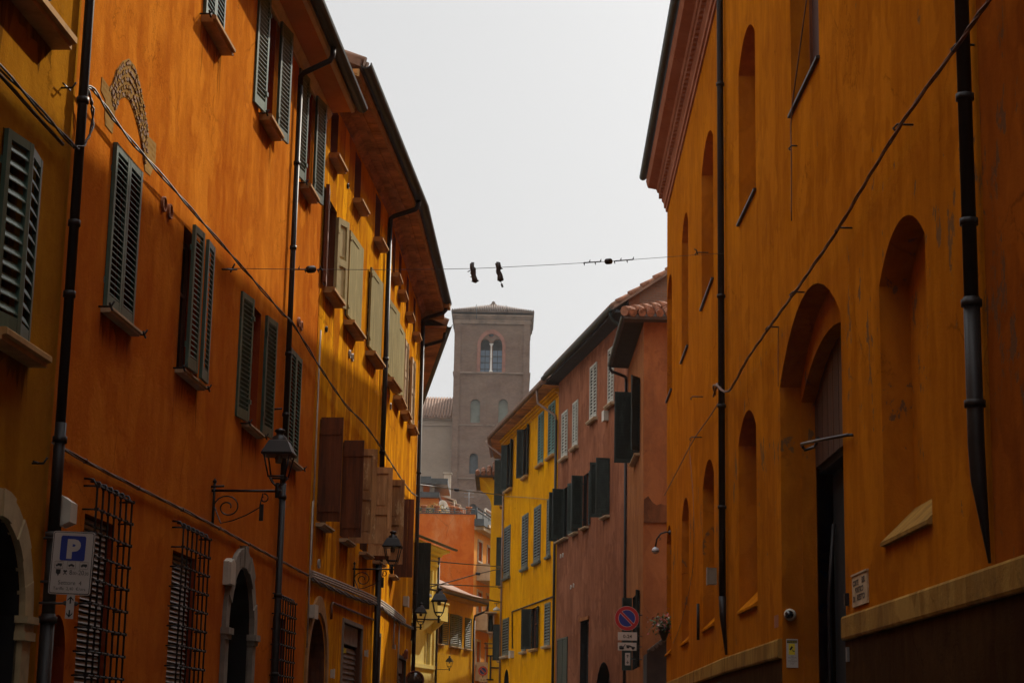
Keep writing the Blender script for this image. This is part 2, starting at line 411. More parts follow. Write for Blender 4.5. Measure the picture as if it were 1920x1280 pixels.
# ------------------------------------------------------------------ facades
def arc(s0, s1, zs, rise, k=12):
    """points of a segmental / semi-elliptical arch from s0 to s1, springing at zs"""
    c = (s0+s1)/2; h = (s1-s0)/2; w = h
    if rise < h*.92:                      # segmental circle
        r = (h*h + rise*rise)/(2*rise); zc = zs + rise - r; a0 = math.asin(min(1, h/r))
        return [(c + r*math.sin(-a0 + 2*a0*i/k), zc + r*math.cos(-a0 + 2*a0*i/k)) for i in range(k+1)]
    return [(c - h*math.cos(math.pi*i/k), zs + rise*math.sin(math.pi*i/k)) for i in range(k+1)]
def facade(mb, w, s0, s1, z0, z1, holes, mi=0):
    """holes: dict s0 s1 z0 z1 depth, optional rise (arch), rmi (reveal material index), back (close the recess), splay"""
    ss = sorted(set([s0, s1] + [h[k] for h in holes for k in ('s0','s1')]))
    zz = sorted(set([z0, z1] + [h[k] for h in holes for k in ('z0','z1')]))
    ss = [x for x in ss if s0-1e-6 <= x <= s1+1e-6]; zz = [x for x in zz if z0-1e-6 <= x <= z1+1e-6]
    for i in range(len(ss)-1):
        a, b = ss[i], ss[i+1]
        if b-a < 1e-5: continue
        run = None
        for j in range(len(zz)-1):
            c, d = zz[j], zz[j+1]; sm, zm = (a+b)/2, (c+d)/2
            inside = any(h['s0'] < sm < h['s1'] and h['z0'] < zm < h['z1'] for h in holes)
            if inside:
                if run is not None: mb.face([w.pt(a,0,run), w.pt(b,0,run), w.pt(b,0,c), w.pt(a,0,c)], mi); run = None
            elif run is None: run = c
        if run is not None: mb.face([w.pt(a,0,run), w.pt(b,0,run), w.pt(b,0,zz[-1]), w.pt(a,0,zz[-1])], mi)
    for h in holes:
        a, b, c, d = h['s0'], h['s1'], h['z0'], h['z1']; dp = h['depth']; rm = h.get('rmi', mi); sp = h.get('splay', 0)
        rise = h.get('rise', 0)
        top = arc(a, b, d-rise, rise) if rise else [(a, d), (b, d)]
        if rise:
            m = len(top)//2
            mb.face([w.pt(a,0,d)] + [w.pt(x,0,z) for x, z in reversed(top[:m+1])], mi)
            mb.face([w.pt(b,0,d)] + [w.pt(x,0,z) for x, z in reversed(top[m:])][::-1], mi)
        outl = [(a, c)] + top + [(b, c)]
        cs = (a+b)/2
        inn = [(cs + (x-cs)*(1-sp), z - (sp*.5*(z-c) if z > c else 0)) for x, z in outl]
        n = len(outl)
        for i in range(n):
            p, q = outl[i], outl[(i+1) % n]; p2, q2 = inn[i], inn[(i+1) % n]
            if abs(p[0]-q[0]) + abs(p[1]-q[1]) < 1e-6: continue
            mb.face([w.pt(p[0],0,p[1]), w.pt(q[0],0,q[1]), w.pt(q2[0],-dp,q2[1]), w.pt(p2[0],-dp,p2[1])], rm)
        if h.get('back'):
            mb.face([w.pt(x,-dp,z) for x, z in inn], h.get('bmi', rm))

class Bld:
    def __init__(self, name, label, cat, loc, mats, group=None):
        self.t = thing(name, label, cat, loc, group); self.mats = mats
        self.holes = {}; self.segs = []; self.extra = MB()
    def seg(self, w, s0, s1, z0, z1, mi=0): self.segs.append((w, s0, s1, z0, z1, mi)); self.holes.setdefault(id(w), [])
    def hole(self, w, s0, s1, z0, z1, depth=.2, **k):
        h = dict(s0=s0, s1=s1, z0=z0, z1=z1, depth=depth, **k); self.holes.setdefault(id(w), []).append(h); return h
    def finish(self, back_depth, z0, ztop):
        """walls with their openings, then the hidden sides and back of the block"""
        mb = self.extra
        for w, s0, s1, a, b, mi in self.segs: facade(mb, w, s0, s1, a, b, self.holes[id(w)], mi)
        w, s0, *_ = self.segs[0]; wl, _, s1, *_ = self.segs[-1]
        front = [w.xy(s0)] + [g[0].xy(g[2]) for g in self.segs]
        p0 = w.xy(s0, -back_depth); p1 = wl.xy(s1, -back_depth)
        loop = [front[-1], p1, p0, front[0]]
        for i in range(3):
            a, b = loop[i], loop[i+1]
            mb.face([(a.x,a.y,z0), (b.x,b.y,z0), (b.x,b.y,ztop), (a.x,a.y,ztop)])
        mb.face([(q.x,q.y,ztop) for q in front + [p1, p0]])
        return mb.build('wall', self.mats, self.t)

# ------------------------------------------------------------------ shutters, sills, panes
def leafbox(mb, w, hinge, sg, n0, deg, u0, u1, v0, v1, z0, z1, mi=0, tilt=0):
    c, s = math.cos(R(deg)), math.sin(R(deg))
    def P(u, v, z): return w.pt(hinge + sg*(u*c - v*s), n0 + u*s + v*c, z)
    t = tilt
    mb.hexa([P(u0,v0,z0+t), P(u1,v0,z0+t), P(u1,v1,z0-t), P(u0,v1,z0-t), P(u0,v0,z1+t), P(u1,v0,z1+t), P(u1,v1,z1-t), P(u0,v1,z1-t)], mi)
def shutter(par, mat, w, hinge, sg, width, z0, z1, deg=0, n0=.03, style='louver', pitch=.06, thick=.038, label=None, bar=False, tf=None):
    """one leaf; sg=+1: the closed leaf runs to +s of its hinge; deg 0 closed, 180 folded back on the wall"""
    mb = MB(); a = (mb, w, hinge, sg, n0, deg); st = min(.065, width*.16); tf = tf or (.52 if mat is M['shutdark'] else .27); T = .06 if style == 'panel' else thick
    if style == 'louver':
        leafbox(*a, 0, st, 0, T, z0, z1); leafbox(*a, width-st, width, 0, T, z0, z1)
        rails = [(z0, z0+.13), (z1-.075, z1)]
        if bar: zm = z0 + (z1-z0)*.47; rails.insert(1, (zm-.035, zm+.035))
        for r0, r1 in rails: leafbox(*a, st, width-st, .002, T-.002, r0, r1)
        for (q0, q1) in zip([r[1] for r in rails[:-1]], [r[0] for r in rails[1:]]):
            n = max(1, int(round((q1-q0)/pitch)))
            for i in range(n):
                z = q0 + (i+.5)*(q1-q0)/n
                leafbox(*a, st, width-st, .003, T-.003, z-.005, z+.005, 0, pitch*tf)
    elif style == 'plank':
        k = 3
        for i in range(k): leafbox(*a, width*i/k+.0015, width*(i+1)/k-.0015, 0, T*.8, z0, z1)
        for zz in (z0+.12*(z1-z0), z0+.86*(z1-z0)): leafbox(*a, .02, width-.02, T*.8, T*1.25, zz-.05, zz+.05)
    elif style == 'flat':
        leafbox(*a, 0, width, 0, T, z0, z1)
        leafbox(*a, .03, width*.6, T, T+.012, z1-.13, z1-.105)
        for zz in (z0+.1*(z1-z0), z1-.1*(z1-z0)): leafbox(*a, -.02, .1, T, T+.015, zz-.02, zz+.02)
    else:                                   # panelled
        st = width*.19
        leafbox(*a, 0, st, 0, T, z0, z1); leafbox(*a, width-st, width, 0, T, z0, z1)
        h = z1-z0; rl = [(z0, z0+.10*h), (z0+.46*h, z0+.54*h), (z1-.07*h, z1)]
        for r0, r1 in rl: leafbox(*a, st, width-st, .001, T-.001, r0, r1)
        for q0, q1 in ((rl[0][1], rl[1][0]), (rl[1][1], rl[2][0])):
            leafbox(*a, st, width-st, T*.5, T*.62, q0, q1)
            leafbox(*a, st+.035, width-st-.035, T*.30, T*.85, q0+.05, q1-.05)
    for zz in (z0+.16*(z1-z0), z0+.84*(z1-z0)):
        leafbox(*a, -.02, .05, -.012, .0, zz-.03, zz+.03)
    o = mb.build('shutter', mat, par)
    if label: o['label'] = label
    return o
def sill(par, mat, w, s0, s1, z, out=.16, th=.07, hooks=False):
    mb = MB()
    pr = [(0.0, z-th), (out*.8, z-th), (out*.8, z-th*.62), (out, z-th*.55), (out, z-.012), (out-.012, z), (0.0, z)]
    a = [w.pt(s0, n, q) for n, q in pr]; mb.prism(a, w.pt(s1,0,0) - w.pt(s0,0,0))
    o = mb.build('sill', mat, par)
    rs = random.Random(int(s0*97 + z*31)); q = []; k = 9; d = (s1-s0)/k      # rain marks running down from the sill
    for i in range(k+1):
        e = .9 if i in (0, 1, k-1, k) else .45
        q += [(s0+d*i, z-th-rs.uniform(.06,.5)*e*1.6)] + ([(s0+d*(i+.5), z-th-rs.uniform(.02,.12))] if i < k else [])
    m2 = MB(); m2.face([w.pt(s0,.003,z-th)] + [w.pt(s,.003,zz) for s, zz in q] + [w.pt(s1,.003,z-th)])
    m2.build('rain_stain', M['stain'], o)
    if hooks:
        for s in (s0-.07, s1+.07):
            k = MB()
            k.tube([w.pt(s, 0, z-.02), w.pt(s, .12, z-.02), w.pt(s, .15, z+.03)], .011, 5)
            k.tube([w.pt(s-.05, .12, z+.0), w.pt(s+.05, .12, z-.04)], .012, 5)
            k.build('shutter_catch', M['iron'], o)
    return o
def pane(b, w, s0, s1, z0, z1, depth, frame=None, glass=None, mull=True):
    """window: frame with glazing deep in its opening"""
    f = MB(); n0, n1 = -depth+.002, -depth+.05; e = .055
    f.box(w, s0, s0+e, n0, n1, z0, z1); f.box(w, s1-e, s1, n0, n1, z0, z1)
    f.box(w, s0+e, s1-e, n0, n1, z0, z0+e); f.box(w, s0+e, s1-e, n0, n1, z1-e, z1)
    if mull:
        c = (s0+s1)/2; f.box(w, c-.035, c+.035, n0, n1+.004, z0+e, z1-e)
        zc = z0 + (z1-z0)*.62
        f.box(w, s0+e, c-.035, n0, n1-.01, zc-.02, zc+.02); f.box(w, c+.035, s1-e, n0, n1-.01, zc-.02, zc+.02)
    o = f.build('window', frame or M['brownw'], b.t)
    g = MB(); g.box(w, s0+.01, s1-.01, -depth-.02, -depth+.015, z0+.01, z1-.01)
    g.build('pane', glass or M['glass'], o)
    return o
def pipe(b, pts, r=.05, mat=None, collars=(), name='downpipe', seg=10):
    mb = MB(); mb.tube(pts, r, seg)
    if isinstance(r, list): r = r[0]
    for c in collars: mb.lathe(c, [(r, -.03), (r*1.28, -.028), (r*1.28, .028), (r, .03)], seg)
    return mb.build(name, mat or M['pipe'], b.t)
def bend(p0, p1, p2, k=5):
    """quadratic bend"""
    p0, p1, p2 = Vector(p0), Vector(p1), Vector(p2)
    return [p0*(1-t)**2 + p1*2*t*(1-t) + p2*t*t for t in [i/k for i in range(k+1)]]
def cable(name, label, pts, r=.014, mat=None, group=None, twist=0, cat='cable', extra=None):
    """cable draped through the points (smoothed), optionally several strands twisted together"""
    pts = [Vector(p) for p in pts]; P = [pts[0]]
    for i in range(len(pts)-1):
        a, b = pts[i], pts[i+1]; pa = pts[max(i-1,0)]; pb = pts[min(i+2,len(pts)-1)]
        n = max(3, int((b-a).length/.35)) if twist else 5
        for k in range(1, n+1):
            t = k/n
            P.append(.5*((2*a) + (b-pa)*t + (2*pa-5*a+4*b-pb)*t*t + (3*a-pa-3*b+pb)*t**3))
    mb = MB()
    if twist:
        for j in range(twist):
            q = []
            for i, p in enumerate(P):
                t = (P[min(i+1,len(P)-1)] - P[max(i-1,0)]).normalized(); u = t.orthogonal().normalized(); v = t.cross(u)
                an = i*.9 + 2*math.pi*j/twist + random.uniform(-.3,.3); rr = r*random.uniform(.9,1.5)
                q.append(p + (u*math.cos(an) + v*math.sin(an))*rr)
            mb.tube(q, r, 5)
    else: mb.tube(P, r, 6)
    if extra: extra(mb, P)
    o = mb.build(name, mat or M['cable'])
    return tag(o, label, cat, group)
def eave(b, pts, nrm, z, out, th=.07, fascia=None, soffit=None, gut=True, gr=.085, gmat=None, name='eave', gz=None, beam=False, go=None):
    mb = MB(); mb.sweep(pts, nrm, [(-.02, z), (out, z+.02), (out, z+th+.02), (-.02, z+th)])
    o = mb.build(name, soffit or M['soffit'], b.t)
    if beam:
        k = MB(); k.sweep(pts, nrm, [(.0, z-.10), (.16, z-.05), (.20, z+.004), (0, z+.004)]); k.build('cornice_moulding', soffit or M['soffit'], b.t)
    if fascia:
        k = MB(); k.sweep(pts, nrm, [(out, z+.0), (out+.05, z+.02), (out+.06, z+.10), (out, z+.10)]); k.build('fascia', fascia, b.t)
    if gut: gutter(b, pts, nrm, out+(go or .12), (gz if gz is not None else z+.12), gr, gmat)
    return o
def gutter(b, pts, nrm, n, z, r, mat=None):
    prof = [(n + r*math.cos(a), z + r*math.sin(a)) for a in [math.pi*k/7 + math.pi for k in range(8)]]
    prof += [(n + r*.86*math.cos(a), z + .004 + r*.86*math.sin(a)) for a in [2*math.pi - math.pi*k/7 for k in range(8)]]
    k = MB(); k.sweep(pts, nrm, prof); return k.build('gutter', mat or M['gutter'], b.t)
def roof(b, pts, nrm, z, out, depth, rise, th=.12, mat=None, name='roof', tiles=True, back=True):
    """pitched roof over a block: eave edge at n=out, ridge half way back; the eave row of tiles is modelled"""
    mb = MB(); h = depth/2
    prof = [(out, z), (-h, z+rise), (-depth-.3, z), (-depth-.3, z+th), (-h, z+rise+th), (out, z+th)]
    mb.sweep(pts, nrm, prof)
    if tiles:
        sl = Vector((out+h, rise)).normalized()
        for i in range(len(pts)-1):
            a, c = pts[i], pts[i+1]; L = (c-a).length; d = (c-a)/L; n = nrm[i]
            for k in range(int(L/.24)):
                p = a + d*((k+.5)*L/int(L/.24)); e0 = p + n*(out+.05); e1 = p - n*(-out+.45)
                dz = .5*rise/(out+h)
                mb.tube([(e0.x,e0.y,z+th+.0), (e1.x,e1.y,z+th+dz)], [.085,.075], 7)
    return mb.build(name, mat or M['tileold'], b.t)
def vents(b, w, spots, r=.07, mat=None):
    for s, z in spots:
        mb = MB(); c = w.pt(s, 0, z); ax = Vector((w.n.x, w.n.y, 0))
        mb.lathe(c, [(r, -.05), (r, .03), (r*.8, .032), (r*.78, -.05)], 12, 0, ax)
        o = mb.build('vent_pipe', mat or M['terra'], b.t)
        k = MB(); k.lathe(c, [(0.001, -.0), (r*.79, .002)], 12, 0, ax); k.build('vent_hole', M['dark'], o)

# ------------------------------------------------------------------ survey of the plan
A1 = 3.6
L1 = W((-5/math.cos(R(A1)), 0), A1, 1)
J1 = L1.xy(29.6)
L2a = W(J1, 4.1, 1); J2 = L2a.xy(8.1)
L2b = W(J2, 1.5, 1); J3 = L2b.xy(8.95)
L3 = W(J3 + Vector((0, .02)), -6.0, 1)
RC = W((4.0, 0), -0.3, -1)
JR = RC.xy(32.75)
R2 = W(JR, 1.1, -1)
_p = at_y(1206, 960, 53.0)
BF = W((_p.x, _p.y), 0.0, -1)            # the short house at the bend: street side
BG = W((_p.x, _p.y), 90.0, 1)            # ... and its end wall, facing down the street
BR = W(BF.xy(7.0), -9.0, -1)             # rose brown house and the yellow house after it
def UP(a, b): return [a, b]
# ================================================================== ochre house at the near left
b0 = Bld('ochre_house', 'ochre brown house at the left edge with a pale stone arched doorway', 'house',
         (L1.xy(14).x, L1.xy(14).y, 0), [M['L0'], M['dark']], 'houses on the left side of the street')
SP = 16.12
b0.seg(L1, -70, SP, 0, 17.5)
# window with ajar shutters
sa0, sa1, za0, za1 = 14.33, 15.22, 4.66, 6.30
b0.hole(L1, sa0, sa1, za0, za1, .2)
wn = pane(b0, L1, sa0, sa1, za0, za1, .2)
hw = (sa1-sa0)/2
shutter(wn, M['shutter'], L1, sa0, 1, hw, za0+.02, za1-.01, 9, .012, pitch=.115, bar=False)
shutter(wn, M['shutter'], L1, sa1, -1, hw, za0+.02, za1-.01, 7, .012, pitch=.115, bar=False)
sill(wn, M['sillbrown'], L1, sa0-.12, sa1+.16, za0-.02, .2, .1)
# upper window, old board shutter
sb0, sb1, zb0, zb1 = 14.15, 15.1, 7.5, 9.2
b0.hole(L1, sb0, sb1, zb0, zb1, .22)
wn = pane(b0, L1, sb0, sb1, zb0, zb1, .22)
shutter(wn, M['oldwood'] if 'oldwood' in M else wood('old_olive_boards', (.10,.085,.03), (.03,.025,.012), seed=8), L1, sb1, -1, .5, zb0+.03, zb1, 12, .01, 'plank')
sill(wn, M['sillbrown'], L1, sb0-.2, sb1+.28, zb0-.03, .22, .12)
for s0 in (2, 5, 8, 11):
    for z0, z1 in ((4.66, 6.3), (7.5, 9.2)):
        b0.hole(L1, s0, s0+.9, z0, z1, .2); wn = pane(b0, L1, s0, s0+.9, z0, z1, .2)
        shutter(wn, M['shutter'], L1, s0, 1, .45, z0, z1, 0, .01, pitch=.115, bar=False); shutter(wn, M['shutter'], L1, s0+.9, -1, .45, z0, z1, 0, .01, pitch=.115, bar=False)
        sill(wn, M['sillbrown'], L1, s0-.1, s0+1.0, z0-.02, .2, .1)
# stone arched doorway
cA, rO, rI, zs = 14.86, .96, .74, 2.5
b0.hole(L1, cA-rI, cA+rI, 0, zs+rI, .45, rise=rI, rmi=1)
m = MB()
oa = [(cA - rO*math.cos(math.pi*k/20), zs + rO*math.sin(math.pi*k/20)) for k in range(21)]
ia = [(cA - rI*math.cos(math.pi*k/20), zs + rI*math.sin(math.pi*k/20)) for k in range(21)]
for k in range(20):
    q = [oa[k], oa[k+1], ia[k+1], ia[k]]; m.prism([L1.pt(s, -.02, z) for s, z in q], L1.pt(0,.06+.012*((k//2)%2)+.004*((k//2)%3),0)-L1.pt(0,0,0))
for sg in (-1, 1):
    a, c = sorted((cA+sg*rO, cA+sg*rI))
    m.box(L1, a, c, -.02, .045, 0, zs-.2); m.box(L1, a-.03, c+.03, -.02, .075, zs-.2, zs-.13); m.box(L1, a-.015, c+.015, -.02, .06, zs-.13, zs-.06); m.box(L1, a-.045, c+.045, -.02, .09, zs-.06, zs)
m.build('door_surround', M['creamstone'] if 'creamstone' in M else simple('cream_stone', (.36,.27,.14), .85, 0, .3, 4), b0.t)
m = MB(); m.box(L1, cA-rI, cA+rI, -.5, -.44, 0, zs+rI+.05); m.build('door', M['darkred'], b0.t)
for px, py in ((115, 165), (60, 868)):                     # wall hooks
    m = MB(); s, z = L1.hit(px, py); m.tube([L1.pt(s,0,z), L1.pt(s,.1,z), L1.pt(s,.13,z+.05)], .01, 5); m.tube([L1.pt(s-.12,.05,z), L1.pt(s+.1,.05,z+.01)], .008, 5)
    m.build('wall_hook', M['iron'], b0.t)
# downpipe on the joint between the two houses
pp = [L1.pt(SP, .075, z) for z in (17.3, 8, 4.2)]
pipe(b0, pp, .044, collars=[L1.pt(SP,.075,z) for z in (7.15, 6.0, 5.35)])
pipe(b0, [L1.pt(SP,.08,4.2), L1.pt(SP,.08,3.25)], .05, collars=[L1.pt(SP,.08,z) for z in (4.05,)])
pipe(b0, [L1.pt(SP,.085,3.25), L1.pt(SP,.085,2.55)], .056, M['pipegrey'], [L1.pt(SP,.085,3.22)])
pipe(b0, [L1.pt(SP,.085,2.55), L1.pt(SP,.085,0)], .062, M['pipe'], [L1.pt(SP,.085,2.5)])
pts = [L1.xy(-70), L1.xy(SP)]
eave(b0, pts, [L1.n], 17.5, .5, soffit=M['soffitL1'], beam=True)
roof(b0, pts, [L1.n], 17.58, .5, 9, 1.9)
b0.finish(9, 0, 17.5)

# ================================================================== orange house
E1 = 29.58
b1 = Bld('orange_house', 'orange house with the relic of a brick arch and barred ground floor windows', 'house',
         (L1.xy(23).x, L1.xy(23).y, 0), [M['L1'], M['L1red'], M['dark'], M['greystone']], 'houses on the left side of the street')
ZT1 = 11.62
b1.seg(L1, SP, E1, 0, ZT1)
def lwin(b, w, s0, s1, z0, z1, mode, smat, par=.0, depth=.22, sl=M['stone'], hooks=True, leafw=None, degs=(176, 176), n0=.05, rmi=1, pitch=.06, so=.12, th=.055):
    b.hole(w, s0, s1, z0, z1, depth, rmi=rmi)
    o = pane(b, w, s0, s1, z0, z1, depth)
    lw = leafw or (s1-s0)/2
    if mode == 'closed':
        shutter(o, smat, w, s0, 1, lw-.003, z0+.015, z1, 0, .004, pitch=pitch); shutter(o, smat, w, s1, -1, lw-.003, z0+.015, z1, 0, .004, pitch=pitch)
    elif mode == 'open':
        shutter(o, smat, w, s0-.02, 1, lw, z0+.015, z1, degs[0], n0, pitch=pitch); shutter(o, smat, w, s1+.02, -1, lw, z0+.015, z1, degs[1], n0, pitch=pitch)
    sill(o, sl, w, s0-.06, s1+.06, z0, so, th, hooks)
    return o
Z1a, Z1b = 5.53, 7.18
lwin(b1, L1, 17.42, 18.42, Z1a, Z1b, 'closed', M['shutter'])
lwin(b1, L1, 20.42, 21.42, Z1a, Z1b, 'open', M['shutter'], leafw=.40, degs=(3, 2), n0=.10)
lwin(b1, L1, 24.12, 25.0, Z1a, Z1b, 'open', M['shutter'], leafw=.5, degs=(187, 174), n0=.09)
lwin(b1, L1, 27.17, 28.12, Z1a, Z1b, 'closed', M['shutter'])
Z2a, Z2b = 9.80, 11.48
lwin(b1, L1, 17.3, 18.3, Z2a, Z2b, 'closed', M['shutter'], sl=M['sillbrown'], so=.18, th=.09)
lwin(b1, L1, 20.72, 21.72, Z2a, Z2b, 'closed', M['shutter'], sl=M['sillbrown'], so=.18, th=.09)
lwin(b1, L1, 24.27, 25.08, Z2a, Z2b, 'open', M['shutter'], leafw=.5, degs=(187, 172), n0=.09, sl=M['sillbrown'], so=.18, th=.09)
lwin(b1, L1, 27.5, 28.22, Z2a, Z2b, 'open', M['shutter'], leafw=.5, degs=(187, 172), n0=.09, sl=M['sillbrown'], so=.18, th=.09)
# barred ground floor windows
def barred(b, w, s0, s1, z0, z1, cage, blind, nb=6):
    b.hole(w, s0, s1, z0, z1-.28, .12, rmi=1)
    f = MB(); f.box(w, s0, s1, -.20, -.11, z0, z1-.28)
    o = f.build('window', M['glass'] if not blind else M['dark'], b.t)
    if blind:
        g = MB(); n = int((z1-.28-z0)/.055)
        for i in range(n):
            z = z0 + i*.055
            g.hexa([w.pt(s0+.02,-.10,z), w.pt(s1-.02,-.10,z), w.pt(s1-.02,-.05,z), w.pt(s0+.02,-.05,z),
                    w.pt(s0+.02,-.10,z+.042), w.pt(s1-.02,-.10,z+.042), w.pt(s1-.02,-.085,z+.042), w.pt(s0+.02,-.085,z+.042)])
        g.build('blind', M['blind'], o)
    g = MB(); a, c = s0-.1, s1+.12; r = .011
    for i in range(nb+1):
        s = a + (c-a)*i/nb
        g.tube([w.pt(s, 0, z1+.03), w.pt(s, cage*.7, z1+.02), w.pt(s, cage, z1-.06), w.pt(s, cage, z0), ], r, 5)
    z = z1-.04; k = 0
    while z > z0:
        g.tube([w.pt(a, -.01, z), w.pt(a, cage+.012, z), w.pt(c, cage+.012, z), w.pt(c, -.01, z)], r*.85, 5)
        for i in range(nb+1):
            s = a + (c-a)*i/nb; g.box(w, s-.018, s+.018, cage-.014, cage+.026, z-.014, z+.014)
        z -= .215
    g.build('grille', M['iron'], o)
    return o
barred(b1, L1, 17.3, 18.32, .8, 3.83, .13, True)
barred(b1, L1, 20.75, 21.85, .8, 3.83, .13, True)
barred(b1, L1, 26.85, 27.85, .8, 3.5, .12, False)
# arched door with a grey stone surround
cD, rO, rI, zs = 24.42, .97, .77, 2.86
b1.hole(L1, cD-rI, cD+rI, 0, zs+rI+.06, .5, rise=rI+.06, rmi=2)
m = MB()
oa = [(cD - rO*math.cos(math.pi*k/24), zs + (rO+.1)*math.sin(math.pi*k/24)) for k in range(25)]
ia = [(cD - rI*math.cos(math.pi*k/24), zs + (rI+.06)*math.sin(math.pi*k/24)) for k in range(25)]
for k in range(24):
    m.prism([L1.pt(s, -.02, z) for s, z in (oa[k], oa[k+1], ia[k+1], ia[k])], L1.pt(0,.074+.012*((k//3)%2)+.004*((k//3)%3),0)-L1.pt(0,0,0))
m.box(L1, cD-.09, cD+.09, -.02, .085, zs+rI+.04, zs+rO+.13)
for sg in (-1, 1):
    a, c = sorted((cD+sg*rO, cD+sg*rI))
    m.box(L1, a, c, -.02, .06, 0, zs-.14); m.box(L1, a-.02, c+.02, -.02, .085, zs-.14, zs-.08); m.box(L1, a-.05, c+.05, -.02, .11, zs-.08, zs)
m.build('door_surround', M['greystone'], b1.t)
m = MB(); m.box(L1, cD-rI, cD+rI, -.56, -.49, 0, zs+rI+.1); m.box(L1, cD-rI, cD+rI, -.49, -.42, zs-.12, zs-.02); m.box(L1, cD-.03, cD+.03, -.49, -.45, 0, zs-.12)
m.build('door', M['darkred'], b1.t)
# round window low at the corner
sO, zO = L1.hit(86, 1216)
m = MB(); ax = Vector((L1.n.x, L1.n.y, 0))
b1.hole(L1, 16.42, 16.96, 1.86, 2.58, .3, rise=.36, rmi=1)
m = MB(); m.box(L1, 16.42, 16.96, -.33, -.29, 1.86, 2.6); m.build('oculus_window', M['dark'], b1.t)
# relic of a brick arch
px = [(597,650),(600,715),(640,765),(655,640),(668,592),(690,562),(715,556),(738,575),(762,640),(785,720),(802,800),(816,880),(826,975),(856,1005),(886,930),(890,822),(846,780),(836,700),(820,600),(796,470),(770,380),(735,335),(700,350),(662,400),(643,470),(622,500),(580,440),(575,520),(600,572)]
def relic_pts(sc, ox, oy): return [L1.hit(x/3.048, y/3.048) for x, y in px]
poly = relic_pts(3.048, 0, 0)
m = MB(); m.prism([L1.pt(s, .002, z) for s, z in poly], L1.pt(0,.004,0)-L1.pt(0,0,0))
rel = m; n = len(poly)                                     # proud courses of broken brick along the arch
inner = poly[3:13]; outer = list(reversed(poly[16:26]))
for row in range(5):
    for k in range(64):
        t = k/64*(len(outer)-1); i = min(int(t), len(outer)-2); f = t-i
        ti = k/64*(len(inner)-1); ii = min(int(ti), len(inner)-2); fi = ti-ii
        O = (outer[i][0]*(1-f)+outer[i+1][0]*f, outer[i][1]*(1-f)+outer[i+1][1]*f); I = (inner[ii][0]*(1-fi)+inner[ii+1][0]*fi, inner[ii][1]*(1-fi)+inner[ii+1][1]*fi)
        q = (row+.5)/5; s = O[0]*(1-q)+I[0]*q; z = O[1]*(1-q)+I[1]*q
        if random.random() < .2: continue
        a, h = random.uniform(.012,.035), random.uniform(.010,.018)
        m.box(L1, s-a, s+a, .005, .008+random.uniform(.002,.013), z-h, z+h, random.randrange(2))
rel.build('brick_arch_relic', [M['relic'], simple('broken_brick', (.24,.12,.045), .95, 0, .6, 12)], b1.t)
vents(b1, L1, [L1.hit(305,383), L1.hit(316.5,397)], .085)
vents(b1, L1, [L1.hit(558.5,604), L1.hit(563.5,611)], .075)
# small iron stubs
for px_, py_ in ((508, 767), (396, 912)):
    m = MB(); s, z = L1.hit(px_, py_); m.tube([L1.pt(s,0,z), L1.pt(s,.16,z+.01)], .014, 5); m.build('wall_hook', M['iron'], b1.t)
# cornice
pts = [L1.xy(SP), L1.xy(E1+.02)]
m = MB(); m.sweep(pts, [L1.n], [(-.02,ZT1-.14),(.03,ZT1-.14),(.03,ZT1-.09),(.06,ZT1-.07),(.10,ZT1-.005),(.10,ZT1+.03),(-.02,ZT1+.03)]); m.build('cornice_moulding', M['creamtrim'], b1.t)
eave(b1, pts, [L1.n], ZT1+.03, .42, .08, fascia=M['creamtrim'], soffit=M['soffitL1'], gut=False, name='eave')
ptg = [L1.xy(SP), L1.xy(E1+.2)]
gutter(b1, ptg, [L1.n], .57, ZT1+.19, .095)
roof(b1, pts, [L1.n], ZT1+.14, .47, 9, 1.9)
# downpipe with its swan neck
sp = L1.s(549, 480, .07)
g0 = L1.pt(sp, .55, ZT1+.10); nk = [g0, L1.pt(sp,.54,ZT1-.04), L1.pt(sp,.5,ZT1-.11), L1.pt(sp,.12,ZT1-.3), L1.pt(sp,.07,ZT1-.36), L1.pt(sp,.07,ZT1-.5)]
pipe(b1, nk, .042, M['pipe']); pipe(b1, [L1.pt(sp,.07,ZT1-.45), L1.pt(sp,.07,5.0)], .04, M['pipe'], [L1.pt(sp,.07,z) for z in (9.9, 8.6, 7.0, 6.1)])
pipe(b1, [L1.pt(sp,.075,5.1), L1.pt(sp,.075,0)], .047, M['pipe'], [L1.pt(sp,.075,z) for z in (4.9, 3.5, 2.4)])
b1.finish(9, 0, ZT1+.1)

# ================================================================== yellow ochre house that bends with the street
b2 = Bld('yellow_ochre_house', 'yellow ochre house with olive panel shutters above and brown wooden shutters standing open below', 'house',
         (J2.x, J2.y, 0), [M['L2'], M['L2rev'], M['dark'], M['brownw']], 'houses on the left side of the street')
ZT2 = 12.2
b2.seg(L2a, .03, 8.1, 0, ZT2); b2.seg(L2b, 0, 8.95, 0, ZT2)
def LW(x): return L2a if x < 731 else L2b
# small attic windows
for x0, x1, yt, yb in ((620,635,214,308),(665,680,287,388),(703.5,717.5,357,455),(736.5,742.5,428,513),(747.5,753.5,474,555),(761.5,767.5,527,600),(774.5,780,565,635)):
    w = LW(x0); s0, s1, z0, z1 = w.rect(x0, x1, yt, yb); z0, z1 = 11.10, 12.02
    if w is L2b: s1 = s0 + .62
    else: s1 = s0 + .72
    b2.hole(w, s0, s1, z0, z1, .26, rmi=1)
    o = pane(b2, w, s0, s1, z0, z1, .26, M['signboard'], M['signboard'], mull=False)
    sill(o, M['sillbrown'], w, s0-.1, s1+.12, z0+.0, .18, .09)
